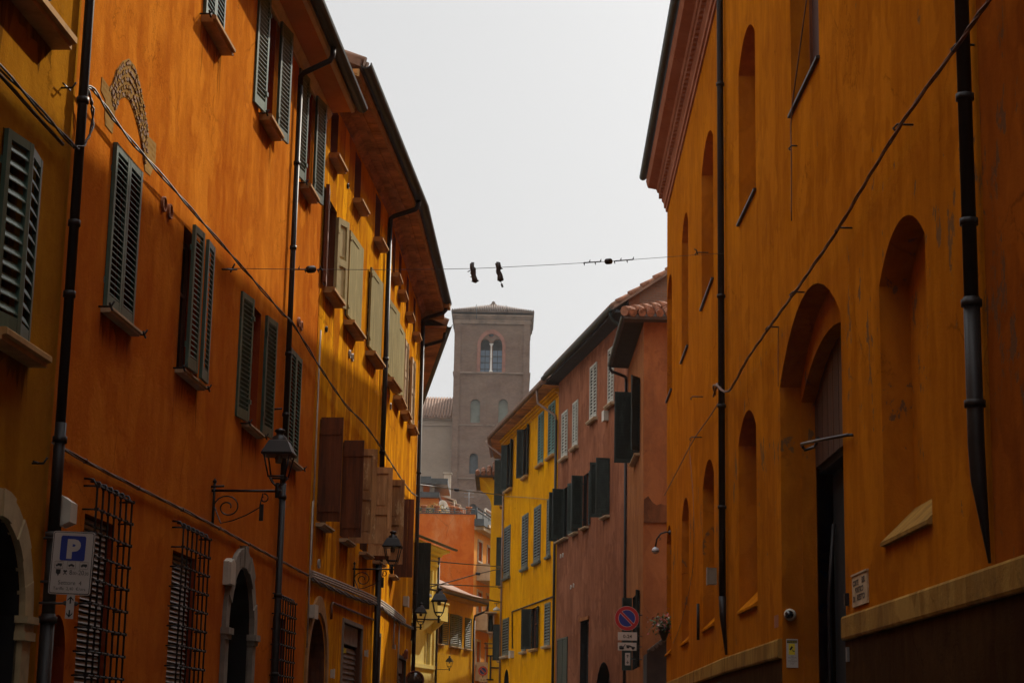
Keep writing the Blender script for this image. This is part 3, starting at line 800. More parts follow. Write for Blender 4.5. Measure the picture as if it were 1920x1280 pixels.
# first floor: one open window then flat olive shutters
s0, s1 = L2a.s(611,500), L2a.s(627,520); z0, z1 = 8.80, 10.35
b2.hole(L2a, s0, s1, z0, z1, .2, rmi=3)
o = pane(b2, L2a, s0, s1, z0, z1, .2)
shutter(o, M['cream'], L2a, s1-.05, -1, .40, z0-.08, z1-.1, 162, .05, 'panel')
shutter(o, M['brownw'], L2a, s0-.02, 1, .45, z0, z1+.1, 172, .03, 'panel')
sill(o, M['sillbrown'], L2a, s0-.2, s1+.1, z0-.02, .2, .1)
for x0, x1, yt, yb, mt in ((653,677.5,476,615,'olive'),(693.5,717.5,534,667,'olive'),(728,744.5,591,713,'olive'),(744.5,757,630,749,'olive'),(757.5,764,668,762,'paleflake'),(770,776.5,698,800,'paleflake')):
    w = LW(x0); a0, a1, q0, q1 = w.rect(x0, x1, yt, yb, .06); q0, q1 = 8.78, 10.35
    a1 = min(a1, a0+1.35)
    b2.hole(w, a0+.06, a1-.06, q0+.04, q1-.05, .16, rmi=1)
    o = pane(b2, w, a0+.06, a1-.06, q0+.04, q1-.05, .16)
    if mt == 'olive': shutter(o, M[mt], w, a0, 1, a1-a0, q0+.03, q1, 1.5, .03, 'flat')
    else:
        shutter(o, M[mt], w, a0, 1, (a1-a0)/2-.004, q0+.03, q1, 0, .02, 'panel'); shutter(o, M[mt], w, a1, -1, (a1-a0)/2-.004, q0+.03, q1, 3, .02, 'panel')
    sill(o, M['sillbrown'], w, a0-.02, a1+.06, q0-.06, .2, .09)
# lower brown shutters standing straight out
zb0, zb1 = 4.97, 6.62
M['paleleaf'] = wood('bleached_panel_wood', (.75,.42,.18), (.42,.2,.085), seed=6, bare=(.5,.25,.1))
rows = [  # hinge of the near leaf, near leaf angle/width/style, far leaf angle/width/style
    (594, 92, .37, 'plank', 'brownw', None),
    (639, 92, .36, 'plank', 'brownw', (100, .46, 'panel', 'panelw')),
    (677, None, 0, '', '', (96, .43, 'panel', 'paleleaf')),
    (712, 92, .30, 'plank', 'brownw', (95, .44, 'panel', 'panelw')),
    (733.5, None, 0, '', '', (92, .40, 'plank', 'brownw'))]
for xh, dn, wn_, st, mt, far in rows:
    w = L2a if xh < 725 else L2b; sh = w.s(xh, 950); ww = .92
    if w is L2a: sh = min(sh, 8.1-ww-.05)
    else: sh = max(sh, .06)
    b2.hole(w, sh, sh+ww, zb0, zb1, .2, rmi=3); o = pane(b2, w, sh, sh+ww, zb0, zb1, .2)
    if dn: shutter(o, M[mt], w, sh, 1, wn_, zb0-.03, zb1+.02, dn, .02, st)
    if far: shutter(o, M[far[3]], w, sh+ww, -1, far[1], zb0-.03, zb1+.02, far[0], .02, far[2])
    sill(o, M['stone'], w, sh-.05, sh+ww+.05, zb0-.05, .15, .06)
# ground floor: pointed arch door, roller shutters, doors
s0, s1 = L2a.s(572,1280), L2a.s(607,1280); zt = L2a.z(593,1156)
s0 = max(s0, .25)
b2.hole(L2a, s0, s1, 0, zt, .45, rise=(s1-s0)*.5, rmi=3)
m = MB(); m.box(L2a, s0, s1, -.5, -.44, 0, zt+.05); m.build('door', M['darkred'], b2.t)
m = MB(); c = (s0+s1)/2; hw = (s1-s0)/2; zsp = zt-hw
oa = [(c - (hw+.2)*math.cos(math.pi*k/20), zsp + (hw+.24)*math.sin(math.pi*k/20)*(1+.10*math.sin(math.pi*k/20)**4)) for k in range(21)]
ia = [(c - (hw+.06)*math.cos(math.pi*k/20), zsp + (hw+.08)*math.sin(math.pi*k/20)) for k in range(21)]
for k in range(20): m.prism([L2a.pt(s, -.02, z) for s, z in (oa[k], oa[k+1], ia[k+1], ia[k])], L2a.pt(0,.06,0)-L2a.pt(0,0,0))
for sg in (-1, 1):
    a, d = sorted((c+sg*(hw+.2), c+sg*(hw+.06))); m.box(L2a, max(a, .04), d, -.02, .04, 0, zsp)
m.build('door_surround', M['L2trim'] if 'L2trim' in M else simple('ochre_stone_trim', (.34,.17,.05), .85, 0, .4, 5), b2.t)
def roller(b, w, s0, s1, zt, zb, frame, transom):
    b.hole(w, s0, s1, 0, zt, .14, rmi=3)
    f = MB(); f.box(w, s0-.07, s0, -.02, .03, 0, zt+.07); f.box(w, s1, s1+.07, -.02, .03, 0, zt+.07); f.box(w, s0, s1, -.02, .03, zt, zt+.07)
    o = f.build('shop_front', frame, b.t)
    g = MB(); g.box(w, s0+.005, s1-.005, -.13, -.06, zt-transom, zt-.01); g.build('signboard', M['signboard'], o)
    g = MB(); z = zt-transom-.05
    while z > 0:
        g.hexa([w.pt(s0+.01,-.13,z-.09), w.pt(s1-.01,-.13,z-.09), w.pt(s1-.01,-.085,z-.09), w.pt(s0+.01,-.085,z-.09), w.pt(s0+.01,-.13,z-.005), w.pt(s1-.01,-.13,z-.005), w.pt(s1-.01,-.11,z-.005), w.pt(s0+.01,-.11,z-.005)]); z -= .095
    g.build('roller_shutter', M['metalgrey'], o)
    return o
s0, s1, zb, zt = L2a.rect(642, 677, 1170, 1206)
o = roller(b2, L2a, s0, s1, L2a.z(660,1172), zb, M['greystone'], .34)
m = MB(); sy = L2a.s(642,1218); m.box(L2a, sy-.05, sy+.16, .03, .045, L2a.z(645,1224), L2a.z(645,1215)); m.build('notice', M['signyellow'], o)
s0 = L2b.s(740,1230)-.0
for (x0, x1, yt) in ((745, 758.5, 1234),):
    a0, a1 = L2b.s(x0,1250), L2b.s(x1,1250); roller(b2, L2b, a0, a1, L2b.z(751,yt), 0, M['pipegrey'], .3)
a0, a1 = L2a.s(711.5,1210), 7.95
roller(b2, L2a, a0, a1, L2a.z(718,1196), 0, M['pipegrey'], .36)
vents(b2, L2a, [L2a.hit(654.5,664), L2a.hit(659.5,670)], .075, M['whitecable'])
vents(b2, L2b, [(L2b.s(729,757)+.3, L2b.z(729,757))], .07, M['whitecable'])
vents(b2, L2a, [L2a.hit(596.5,1056)], .075, M['whitecable'])
vents(b2, L2a, [L2a.hit(610.5,617), L2a.hit(651,349)], .05, M['pipe'])
# deep boarded eave
pts = [L2a.xy(-.35), J2, J3]; nr = [L2a.n, L2b.n]
eave(b2, pts, nr, ZT2, .54, .08, gut=False)
m = MB(); m.sweep(pts, nr, [(-.02,ZT2-.11),(.05,ZT2-.11),(.07,ZT2-.06),(.12,ZT2-.03),(.13,ZT2+.002),(-.02,ZT2+.002)]); m.build('cornice_moulding', M['soffit'], b2.t)
m = MB(); m.sweep(pts, nr, [(.30,ZT2-.05),(.37,ZT2-.05),(.37,ZT2+.03),(.30,ZT2+.03)]); m.build('eave_beam', M['soffit'], b2.t)
m = MB(); m.sweep(pts, nr, [(.54,ZT2-.03),(.58,ZT2-.03),(.58,ZT2+.1),(.54,ZT2+.1)]); m.build('fascia', M['sillbrown'], b2.t)
m = MB(); m.box(L2b, 8.87, 8.96, -.01, .60, ZT2-.22, ZT2+.13); m.box(L2b, 8.6, 8.96, .52, .75, ZT2+.02, ZT2+.14); m.build('eave_end_board', M['sillbrown'], b2.t)
m = MB(); rnd = random.Random(3)                            # eave boards of uneven width
for w, a, c in ((L2a, -.35, 8.1), (L2b, 0, 8.95)):
    s = a
    while s < c:
        d = rnd.uniform(.14,.3); m.box(w, s+.004, min(s+d, c)-.004, .375, .535, ZT2-.012-rnd.uniform(0,.012), ZT2+.012); s += d
m.build('eave_board', M['soffit'], b2.t)
gutter(b2, pts, nr, .68, ZT2+.2, .10)
roof(b2, pts, nr, ZT2+.14, .6, 10, 2.2)
def neck(b, w, s, n_out, ztop, r, mat, zb, cols=(), r2=None):
    q = [w.pt(s,n_out,ztop), w.pt(s,n_out-.02,ztop-.16), w.pt(s,n_out-.07,ztop-.22), w.pt(s,.16,ztop-.36), w.pt(s,.09,ztop-.41), w.pt(s,.08,ztop-.55)]
    pipe(b, q, r, mat); pipe(b, [w.pt(s,.08,ztop-.5), w.pt(s,.08,zb)], r, mat, [w.pt(s,.08,z) for z in cols])
neck(b2, L2a, L2a.s(732,404,.08), .66, ZT2+.14, .05, M['pipe'], 5.0, (9.0, 7.1))
sx = L2a.s(732,404,.08); pipe(b2, [L2a.pt(sx,.085,5.1), L2a.pt(sx,.085,0)], .062, M['pipe'], [L2a.pt(sx,.085,4.95)])
neck(b2, L2b, 8.7, .66, ZT2+.12, .05, M['pipe'], 0, (8.0, 5.0))
for s_, za_, zb_ in ((.12, 8.0, 4.2), (.05, 5.2, 2.9)):
    m = MB(); m.tube([L2a.pt(s_,.03,z) for z in (za_, zb_)], .014, 6); m.build('conduit', M['whitecable'], b2.t)
m = MB()
q = [L2a.hit(*p) for p in ((618,1160),(618.5,1133),(621,1129),(640,1137),(700,1162))]; m.tube([L2a.pt(s,.03,z) for s, z in q], .022, 6); m.build('conduit', M['cablered'], b2.t)
for pp2 in (((737,1160),(735,1214)), ((747,1152),(742.5,1280))):
    m = MB(); q = [L2b.hit(*p) for p in pp2]; m.tube([L2b.pt(s,.03,z) for s, z in q], .018, 6); m.build('conduit', M['whitecable'], b2.t)
def wallbox(b, w, px, py, wd, ht, dp, mat, name='junction_box'):
    s, z = w.hit(px, py); m = MB(); m.box(w, s-wd/2, s+wd/2, 0, dp, z-ht/2, z+ht/2); m.box(w, s-wd/2-.01, s+wd/2+.01, dp, dp+.015, z-ht/2-.01, z+ht/2+.01)
    return m.build(name, mat, b.t)
wallbox(b2, L2a, 580, 1146, .3, .2, .1, M['white']); wallbox(b2, L2b, 757, 1127, .4, .22, .1, M['white']); wallbox(b2, L2a, 683.5, 1224, .1, .11, .05, M['white'])
wallbox(b2, L2a, 620, 1262, .09, .14, .05, M['white']); wallbox(b2, L2b, 736, 1212, .1, .08, .05, M['white'])
m = MB(); s, z = L2b.hit(755, 1226); m.box(L2b, s-.08, s+.08, 0, .12, z-.1, z+.02); m.lathe(L2b.pt(s,.08,z+.02), [(.05,0),(.05,.05),(.03,.09),(.001,.1)], 10); m.build('alarm_lamp', M['mirrorrim'], b2.t)
b2.finish(10, 0, ZT2+.06)

# ================================================================== house hidden behind the bend, only its eave and one shutter show
b3 = Bld('tan_house', 'tan house behind the left bend showing only its boarded eave and one dark shutter', 'house', (L3.xy(8).x, L3.xy(8).y, 0), [M['L3'], M['L2rev']], 'houses on the left side of the street')
ZT3 = 11.75
b3.seg(L3, .02, 22, 0, ZT3)
for s in (2.0, 6, 10, 14, 18):
    for z0, z1 in ((4.9, 6.6), (8.4, 10.0)):
        if (s, z0) == (2.0, 4.9): continue
        b3.hole(L3, s, s+1, z0, z1, .18, rmi=1); o = pane(b3, L3, s, s+1, z0, z1, .18); shutter(o, M['shutdark'], L3, s, 1, .498, z0, z1); shutter(o, M['shutdark'], L3, s+1, -1, .498, z0, z1); sill(o, M['stone'], L3, s-.06, s+1.06, z0)
sv = 1.6; b3.hole(L3, sv, sv+.95, 4.75, 6.45, .18, rmi=1); o = pane(b3, L3, sv, sv+.95, 4.75, 6.45, .18)
shutter(o, M['shutdark'], L3, sv, 1, .5, 4.75, 6.45, 88, .02, 'plank'); sill(o, M['stone'], L3, sv-.06, sv+1.0, 4.75)
pts = [L3.xy(0), L3.xy(22)]
eave(b3, pts, [L3.n], ZT3, .66, .07, gut=False); gutter(b3, pts, [L3.n], .73, ZT3+.13, .085)
roof(b3, pts, [L3.n], ZT3+.1, .66, 9, 2.0)
neck(b3, L3, .5, .66, ZT3+.02, .045, M['pipe'], 0)
b3.finish(9, 0, ZT3+.05)
# ================================================================== deep orange church flank on the right
M['cornice'] = plaster('terracotta_cornice', (.34,.145,.085), (.25,.095,.055), (.40,.19,.12), .4, 21)
c0 = Bld('orange_church', 'deep orange church wall with arched niches, a great portal and a dentil cornice', 'church',
         (RC.xy(26).x, RC.xy(26).y, 0), [M['church'], M['church'], M['dark'], M['doorwood']])
SE = 15.05; ZC = 15.85; R2E = 15.95
c0.seg(RC, SE, 32.75, 0, ZC); c0.seg(R2, 0, R2E, 0, ZC)
def niche(b, w, x0, x1, yt, yb, zbot, rise, depth, low, apex=None, window=False):
    s0, s1, _, _ = w.rect(x0, x1, yt, yb); s0 = max(s0, .08)
    zt = w.z(*(apex or ((x0+x1)/2, yt)))
    # the image's highest point is not the crown of the arch: allow for the slope towards the vanishing point
    h = b.hole(w, s0, s1, zbot, zt, depth, rise=rise, back=not window, bmi=0)
    m = MB()
    if low:
        pr = [(-depth, zbot+.34), (.05, zbot-.03), (.05, zbot-.07), (-.02, zbot-.07), (-depth, zbot-.07)]
        m.prism([w.pt(s0+.003, n, z) for n, z in pr], (w.pt(s1-.006,0,0)-w.pt(s0,0,0)))
        m.build('sloping_sill', M['belt'] if low == 2 else M['church'], b.t)
    else:
        m.box(w, s0-.05, s1+.05, -depth, .05, zbot-.035, zbot+.004); m.build('sill', M['pipe'], b.t)
    return s0, s1, zbot, zt
ZU = 10.22
s0 = RC.s(1484,215); s1 = RC.s(1536,112)
n1 = (min(s0,s1), max(s0,s1)); c0.hole(RC, n1[0], n1[1], ZU, 13.25, .34, rise=.42)
m = MB(); m.box(RC, n1[0]-.05, n1[1]+.05, -.34, .05, ZU-.035, ZU+.004); m.build('sill', M['pipe'], c0.t)
o = pane(c0, RC, n1[0], n1[1], ZU+.01, 13.25, .32, M['brownw'], M['darkred'], True)
niche(c0, RC, 1385, 1416.5, 38, 420, ZU, .42, .34, 0, (1406, 38))
for x0, x1, ap, bt in ((1315.5,1337.5,(1328,247),567),(1278.5,1290.5,(1285,400),672),(1251,1260,(1256,515),757)):
    niche(c0, R2, x0, x1, ap[1], bt, ZU+.12, .42, .34, 0, ap)
niche(c0, RC, 1652, 1741, 388, 1020, 3.66, .42, .32, 2, (1707,388))
niche(c0, RC, 1385, 1419, 761, 1145, 3.70, .40, .32, 1, (1408,761))
for x0, x1, ap, bt in ((1318,1339,(1331,857),1180),(1278.5,1291.5,(1286,931),1205),(1250,1258.5,(1255,983),1223)):
    niche(c0, R2, x0, x1, ap[1], bt, 3.76, .40, .32, 1, ap)
# portal: outer arch, narrower inner order, plank tympanum, dark doors
D0, D1 = RC.s(1580, 800), RC.s(1464, 900)
c0.hole(RC, D0, D1, 0, 7.42, .30, rise=.84)
inn = MB(); Wi = W(RC.xy(0, -.30), RC.ang, -1)
facade(inn, Wi, D0-.05, D1+.02, 0, 7.5, [dict(s0=D0+.25, s1=D1-.03, z0=0, z1=6.92, depth=.2, rise=.56)])
inn.build('inner_arch', M['church'], c0.t)
m = MB(); k = 22
for i in range(k):
    a = D0+.2 + (D1-D0-.2)*i/k; d = D0+.2 + (D1-D0-.2)*(i+1)/k
    m.box(RC, a+.004, d-.004, -.56, -.5 + (.006 if i % 2 else 0), 5.42, 7.0)
m.build('tympanum', M['doorwood'], c0.t)
m = MB(); m.box(RC, D0+.2, D1, -.80, -.74, 0, 5.42); m.box(RC, D0+.2, D1, -.74, -.55, 5.34, 5.42); o = m.build('portal_door', M['dark'], c0.t)
m = MB(); m.tube([RC.pt(D1-.24,-.62,0), RC.pt(D1-.24,-.62,3.6), RC.pt(D1-.24,-.70,4.6)], .03, 7); m.build('door_post', M['pipe'], o)
# string course, plinth
for w, a, d in ((RC, SE, D0-.02), (RC, D1+.03, 32.75), (R2, 0, R2E+.05)):
    m = MB(); pr = [(-.02, 2.74), (.055, 2.745), (.065, 2.77), (.065, 2.985), (.05, 3.01), (-.02, 3.02)]
    m.prism([w.pt(a, n, z) for n, z in pr], w.pt(d,0,0)-w.pt(a,0,0)); m.build('string_course', M['belt'], c0.t)
for w, a, d in ((RC, SE, D0-.04), (RC, D1+.05, 32.75), (R2, .004, R2E)):
    m = MB(); m.box(w, a, d, -.02, .02, 0, 2.738); m.build('plinth', M['base_dark'], c0.t)
# cornice with dentils
pts = [RC.xy(SE), JR, R2.xy(R2E)]; nr = [RC.n, R2.n]
pr = [(-.02,ZC-.30),(.04,ZC-.30),(.05,ZC-.2),(.09,ZC-.19),(.10,ZC-.06),(.15,ZC),(.15,ZC+.20),(.27,ZC+.24),(.30,ZC+.33),(.52,ZC+.37),(.55,ZC+.44),(.58,ZC+.56),(-.02,ZC+.6)]
m = MB(); m.sweep(pts, nr, pr); o = m.build('cornice', M['cornice'], c0.t)
for w, a, d in ((RC, SE, 32.75), (R2, 0.05, R2E)):         # a toothed band
    m = MB(); s = a; q = [(a, ZC+.215)]
    while s < d-.15: q += [(s, ZC+.185), (s, ZC+.03), (s+.16, ZC+.03), (s+.16, ZC+.185)]; s += .30
    q.append((s-.14, ZC+.215))
    m.prism([w.pt(x, .145, z) for x, z in q], Vector(w.pt(0,.24,0))-Vector(w.pt(0,.145,0))); m.build('dentil_band', M['cornice'], o)
gutter(c0, pts, nr, .66, ZC+.68, .10)
roof(c0, pts, nr, ZC+.62, .6, 15, 3.2)
# downpipe at the bend
sp = 32.62
pipe(c0, [RC.pt(sp,.62,ZC+.6), RC.pt(sp,.58,ZC+.35), RC.pt(sp,.14,ZC-.4), RC.pt(sp,.09,ZC-.6), RC.pt(sp,.09,4.0)], .062, M['pipe'], [RC.pt(sp,.09,z) for z in (13.4,9.4,7.4,5.6)])
pipe(c0, [RC.pt(sp,.09,4.05), RC.pt(sp,.085,3.7), RC.pt(sp-.03,.03,3.05)], [.07,.06,.02], M['pipe'])
# little iron things on the wall
m = MB()
s, z = RC.hit(1590, 815, .06); s2, z2 = RC.hit(1506, 832, .06)
m.tube([RC.pt(s,-.05,z), RC.pt(s,.06,z), RC.pt(s+(s2-s)*.6,.09,z+(z2-z)*.6), RC.pt(s2,.08,z2), RC.pt(s2+.18,.05,z2+.0), RC.pt(s2+.2,.0,z2-.05), RC.pt(s2-.3,-.04,z2-.08), RC.pt(s2-.9,.02,z2-.06)], .02, 6)
m.build('iron_hook', M['iron'], c0.t)
def hook(b, w, px, py, out=.16, dn=.0):
    s, z = w.hit(px, py, out); k = MB(); k.tube([w.pt(s,-.02,z+.02), w.pt(s,out,z+.02), w.pt(s+.05,out+.03,z-.01), w.pt(s,out+.02,z-.04)], .012, 5); k.build('wall_hook', M['iron'], b.t)
for p in ((1792,88),(1682,237),(1572,430),(1486,550),(1440,615)): hook(c0, RC, *p)
for p in ((1298,745),(1306,475),(1296,821)): hook(c0, R2, *p, .22)
hook(c0, RC, 1484, 276, .08)
m = MB(); a = [R2.hit(*p) for p in ((1311.5,1131),(1311.5,1199))]; m.tube([R2.pt(a[0][0],.03,a[0][1]), R2.pt(a[0][0],.03,a[1][1])], .03, 6); m.build('conduit', M['pipe'], c0.t)
wallbox(c0, RC, 1343, 1080, .17, .30, .16, M['greystone'])
c0.finish(15, 0, ZC+.5)

# rust orange house, same side, nearest the camera
ZR = 23.0
c1 = Bld('rust_orange_house', 'rust orange house wall at the right edge beyond the thick black downpipe', 'house', (RC.xy(5).x, RC.xy(5).y, 0), [M['churchend']])
c1.seg(RC, -70, SE-.004, 0, ZR)
m = MB(); pr = [(-.02, 2.74), (.055, 2.745), (.065, 2.77), (.065, 2.985), (.05, 3.01), (-.02, 3.02)]
m.prism([RC.pt(-70, n, z) for n, z in pr], RC.pt(SE-.004,0,0)-RC.pt(-70,0,0)); m.build('string_course', M['belt'], c1.t)
m = MB(); m.box(RC, -70, SE-.006, -.02, .02, 0, 2.738); m.build('plinth', M['base_dark'], c1.t)
pts = [RC.xy(-70), RC.xy(SE-.004)]; m = MB(); m.sweep(pts, [RC.n], [(-.02,ZR-.3),(.1,ZR-.1),(.3,ZR+.2),(.55,ZR+.4),(-.02,ZR+.5)]); m.build('cornice', M['cornice'], c1.t)
roof(c1, pts, [RC.n], ZR+.5, .6, 12, 2.5)
for s in (-6, -2, 2, 6):
    c1.hole(RC, s, s+1.1, 8.6, 10.6, .25); pane(c1, RC, s, s+1.1, 8.6, 10.6, .25)
sp = RC.s(1825, 600, .09)
pipe(c1, [RC.pt(sp,.10,ZR-.2), RC.pt(sp,.10,5.2)], .062, M['pipe'], [RC.pt(sp,.10,z) for z in (9,7.0,5.9)])
pipe(c1, [RC.pt(sp,.10,5.25), RC.pt(sp,.10,4.0), RC.pt(sp,.09,3.72), RC.pt(sp-.03,.03,3.04)], [.07,.07,.066,.012], M['pipe'], [RC.pt(sp,.10,5.2), RC.pt(sp,.10,4.35)])
c1.finish(12, 0, ZR+.4)

# ================================================================== warm brown house on the bend
d0 = Bld('warm_brown_house', 'warm brown house just past the church with a low tiled roof and black eave', 'house', (BF.P.x, BF.P.y, 0),
         [M['BB'], M['dark']], 'houses on the right side of the street')
ZB = BF.z(1206, 607)
d0.seg(BF, 0, 7.0, 0, ZB)
hs = BF.s(1189.5, 800); z0, z1 = BF.z(1189,868), BF.z(1189,737)
hs2 = BF.s(1200, 800)
d0.hole(BF, hs2+.15, hs, z0, z1, .2, rmi=1) if hs > hs2+.5 else None
o = pane(d0, BF, hs2+.15, hs, z0, z1, .2)
shutter(o, M['shutdark'], BF, hs, -1, .60, z0, z1, 88, .02, pitch=.09)
shutter(o, M['shutdark'], BF, hs2+.15, 1, .55, z0, z1, 150, .02, pitch=.09)
sill(o, M['stone'], BF, hs2+.05, hs+.1, z0-.04)
# the ground floor shutters
ha, hb = BF.s(1199, 1180), BF.s(1186, 1180); z0g, z1g = BF.z(1193,1252), BF.z(1193,1113)
d0.hole(BF, ha, hb, z0g, z1g, .2, rmi=1); o = pane(d0, BF, ha, hb, z0g, z1g, .2)
shutter(o, M['shutdark'], BF, hb, -1, .30, z0g, z1g, 85, .02, pitch=.09); shutter(o, M['shutdark'], BF, ha, 1, .32, z0g, z1g, 160, .03, pitch=.09)
mb = d0.extra
# end wall with niche scar and lean-to
sl, zl = BG.hit(1209, 976)
m = MB(); rj = random.Random(2); up = [(.02+.12*i, zl+.42+.2*rj.random()+.12*math.sin(i)) for i in range(24)]; m.prism([BG.pt(s, -.01, z) for s, z in [(.02, zl-.02)]+[(2.8, zl-.02)]+up[::-1]], BG.pt(0,.022,0)-BG.pt(0,0,0)); m.prism([BG.pt(.02,-.01,zl-.05)]+[BG.pt(.02+.1*i,-.01,zl+.02+.03*rj.random()) for i in range(28)]+[BG.pt(2.8,-.01,zl-.05)], BG.pt(0,.07,0)-BG.pt(0,0,0)); m.build('broken_ledge', plaster('sooty_plaster', (.16,.065,.03), (.06,.03,.018), (.26,.11,.05), .8, 31), d0.t)
pts = [BG.xy(0), BF.xy(0)]
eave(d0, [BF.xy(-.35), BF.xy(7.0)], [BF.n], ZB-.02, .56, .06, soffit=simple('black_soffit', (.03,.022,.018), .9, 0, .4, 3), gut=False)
gutter(d0, [BF.xy(-.35), BF.xy(7.05)], [BF.n], .62, ZB+.09, .07)
neck(d0, BF, 6.85, .62, ZB+.06, .05, M['pipe'], 0)
m = MB(); sx = BF.P.x - .6; y0 = BF.P.y - .42; zt = ZB + .06
v = [(sx,y0,zt), (BF.P.x+7,y0,zt), (sx,y0+7.5,zt), (sx+2.4,y0+2.6,zt+.98), (BF.P.x+7,y0+2.6,zt+.98), (sx+2.4,y0+7.5,zt+.98)]
m.mesh(v, [(0,1,4,3), (0,3,5,2)]); m.mesh([Vector(p)-Vector((0,0,.08)) for p in v], [(0,1,4,3), (0,3,5,2)])
m.face([(sx,y0,zt),(BF.P.x+7,y0,zt),(BF.P.x+7,y0,zt-.08),(sx,y0,zt-.08)]); m.face([(sx,y0,zt),(sx,y0+7.5,zt),(sx,y0+7.5,zt-.08),(sx,y0,zt-.08)])
m.face([(sx,y0,zt-.08),(BF.P.x+7,y0,zt-.08),(BF.P.x+7,y0+.5,zt-.08),(sx,y0+.5,zt-.08)])
rf = m.build('roof', M['tiledark'], d0.t)
m = MB(); rnd = random.Random(5)
for i in range(16):                                       # rows of barrel tiles on the front slope
    x = sx + .25 + i*.26
    for j in range(8):
        a = j*.33; b_ = a+.40
        lim = (x - sx)/2.4*2.6
        if a > lim: continue
        b_ = min(b_, lim+.15)
        p = lambda q: Vector((x+rnd.uniform(-.01,.01), y0-.06+q, zt+.05+q*.98/2.6))
        m.tube([p(a)+Vector((0,0,.035)), p(b_)], [.115,.095], 8)
for j in range(9):                                        # hip tiles
    t = j/9; a = Vector(v[0]).lerp(Vector(v[3]), t); b_ = Vector(v[0]).lerp(Vector(v[3]), t+.125)
    m.tube([a+Vector((0,0,.15)), b_+Vector((0,0,.10))], [.15,.125], 8)
m.build('roof_tile', M['tile'], rf)
e = MB()
w_ = BG
d0.finish(6, 0, ZB)
s, z = BG.hit(1213, 1222); s2, z2 = BG.hit(1246, 1197)
m = MB(); m.prism([BG.pt(s-.1,0,1.0), BG.pt(s-.1,0,z-.1), BG.pt(s+.05,0,z), BG.pt(s2+.5,0,z2+.35), BG.pt(s2+.5,0,1.0)], BG.pt(0,1.3,0)-BG.pt(0,0,0))
o = m.build('lean_to', simple('dark_tarred_boards', (.03,.02,.016), .9, 0, .5, 3), d0.t)
m = MB(); k = Vector(BG.pt(s2+.5,0,z2+.35))-Vector(BG.pt(s+.05,0,z))
for i in range(9): p = BG.pt(s+.05,1.4,z+.03)+k*(i/9); m.tube([p, p-Vector(BG.pt(0,1.45,0)-BG.pt(0,0,0))], .06, 6)
m.build('roof_tile', M['tiledark'], o)

# ================================================================== rose brown house, yellow house
SB = BR.s(1045, 950)
e0 = Bld('rose_brown_house', 'rose brown house with grey slatted shutters above and dark open shutters below', 'house', (BR.xy(5).x, BR.xy(5).y, 0),
         [M['BA'], M['dark']], 'houses on the right side of the street')
ZA = BR.z(1110, 660)
ZA = BR.z(1048, 718)
e0.seg(BR, .0, SB, 0, ZA)
def cl(b, w, x0, x1, yt, yb, mat, zz=None, pitch=.085, sl=M['stone'], so=.16):
    s0, s1, z0, z1 = w.rect(x0, x1, yt, yb)
    if zz: z0, z1 = zz
    s0 = max(s0, .1)
    b.hole(w, s0, s1, z0, z1, .16, rmi=1); o = pane(b, w, s0, s1, z0, z1, .16)
    h = (s1-s0)/2
    shutter(o, mat, w, s0, 1, h-.004, z0+.02, z1, 0, .0, pitch=pitch); shutter(o, mat, w, s1, -1, h-.004, z0+.02, z1, 0, .0, pitch=pitch)
    sill(o, sl, w, s0-.14, s1+.1, z0, so, .1)
    return o
cl(e0, BR, 1141, 1151.5, 652, 757, M['shutgrey'], pitch=.12); cl(e0, BR, 1107, 1119.5, 684, 786, M['shutgrey'], pitch=.12)
cl(e0, BR, 1074.5, 1084, 753, 838, M['shutgrey'], pitch=.12); cl(e0, BR, 1054, 1064.5, 772, 858, M['shutgrey'], pitch=.12)
zm0, zm1 = BR.z(1098, 987), BR.z(1098, 889)
for xa, xb, da, db, wa, wb in ((1143, 1121, 88, 105, .46, .46), (1104, 1086, 172, 88, .4, .42), (1084, 1069, 95, 150, .25, .3), (1066, 1055, 178, 86, .3, .42), (1056, 1046.5, 178, 80, .3, .36)):
    s0, s1 = BR.s(xa, 940), BR.s(xb, 940); s0, s1 = min(s0,s1), max(s0,s1)
    if s1-s0 > 1.0: s1 = s0+1.0
    if any(h['s0'] < s1 and s0 < h['s1'] and h['z0'] < zm1 and zm0 < h['z1'] for h in e0.holes[id(BR)]): s0 = max(h['s1'] for h in e0.holes[id(BR)] if h['z0'] < zm1 and zm0 < h['z1'])+.12; s1 = s0+.8
    e0.hole(BR, s0, s1, zm0, zm1, .18, rmi=1); o = pane(e0, BR, s0, s1, zm0, zm1, .18)
    shutter(o, M['shutdark'], BR, s0, 1, wa, zm0, zm1, da, .02, pitch=.085); shutter(o, M['shutdark'], BR, s1, -1, wb, zm0, zm1, db, .02, pitch=.085)
    sill(o, M['stone'], BR, s0-.05, s1+.05, zm0-.03)
cl(e0, BR, 1043.5+2, 1064, 1195, 1330, M['shutdark'])
s0, s1, z0, z1 = BR.rect(1087.5, 1103, 1163, 1330)
e0.hole(BR, s0, s1, z0, z1, .3, rmi=1); o = pane(e0, BR, s0, s1, z0, z1, .3, M['pipegrey']); m = MB(); m.box(BR, s0-.08, s1+.08, -.02, .05, z1, z1+.12); m.build('lintel', M['BB'], o)
s0, s1 = BR.s(1146, 1290), BR.s(1117, 1290); s0, s1 = min(s0,s1), max(s0,s1); zt = BR.z(1132, 1240)
e0.hole(BR, s0, s1, 0, zt, .4, rise=(s1-s0)*.5, rmi=1); m = MB(); m.box(BR, s0, s1, -.46, -.4, 0, zt); m.build('door', M['darkred'], e0.t)
vents(e0, BR, [BR.hit(1052,1042), BR.hit(1056,1040), BR.hit(1071,1100), BR.hit(1076,1097)], .08, M['whitecable'])
wallbox(e0, BR, 1139, 780, .35, .34, .15, M['white'])
pts = [BR.xy(-.25), BR.xy(SB)]
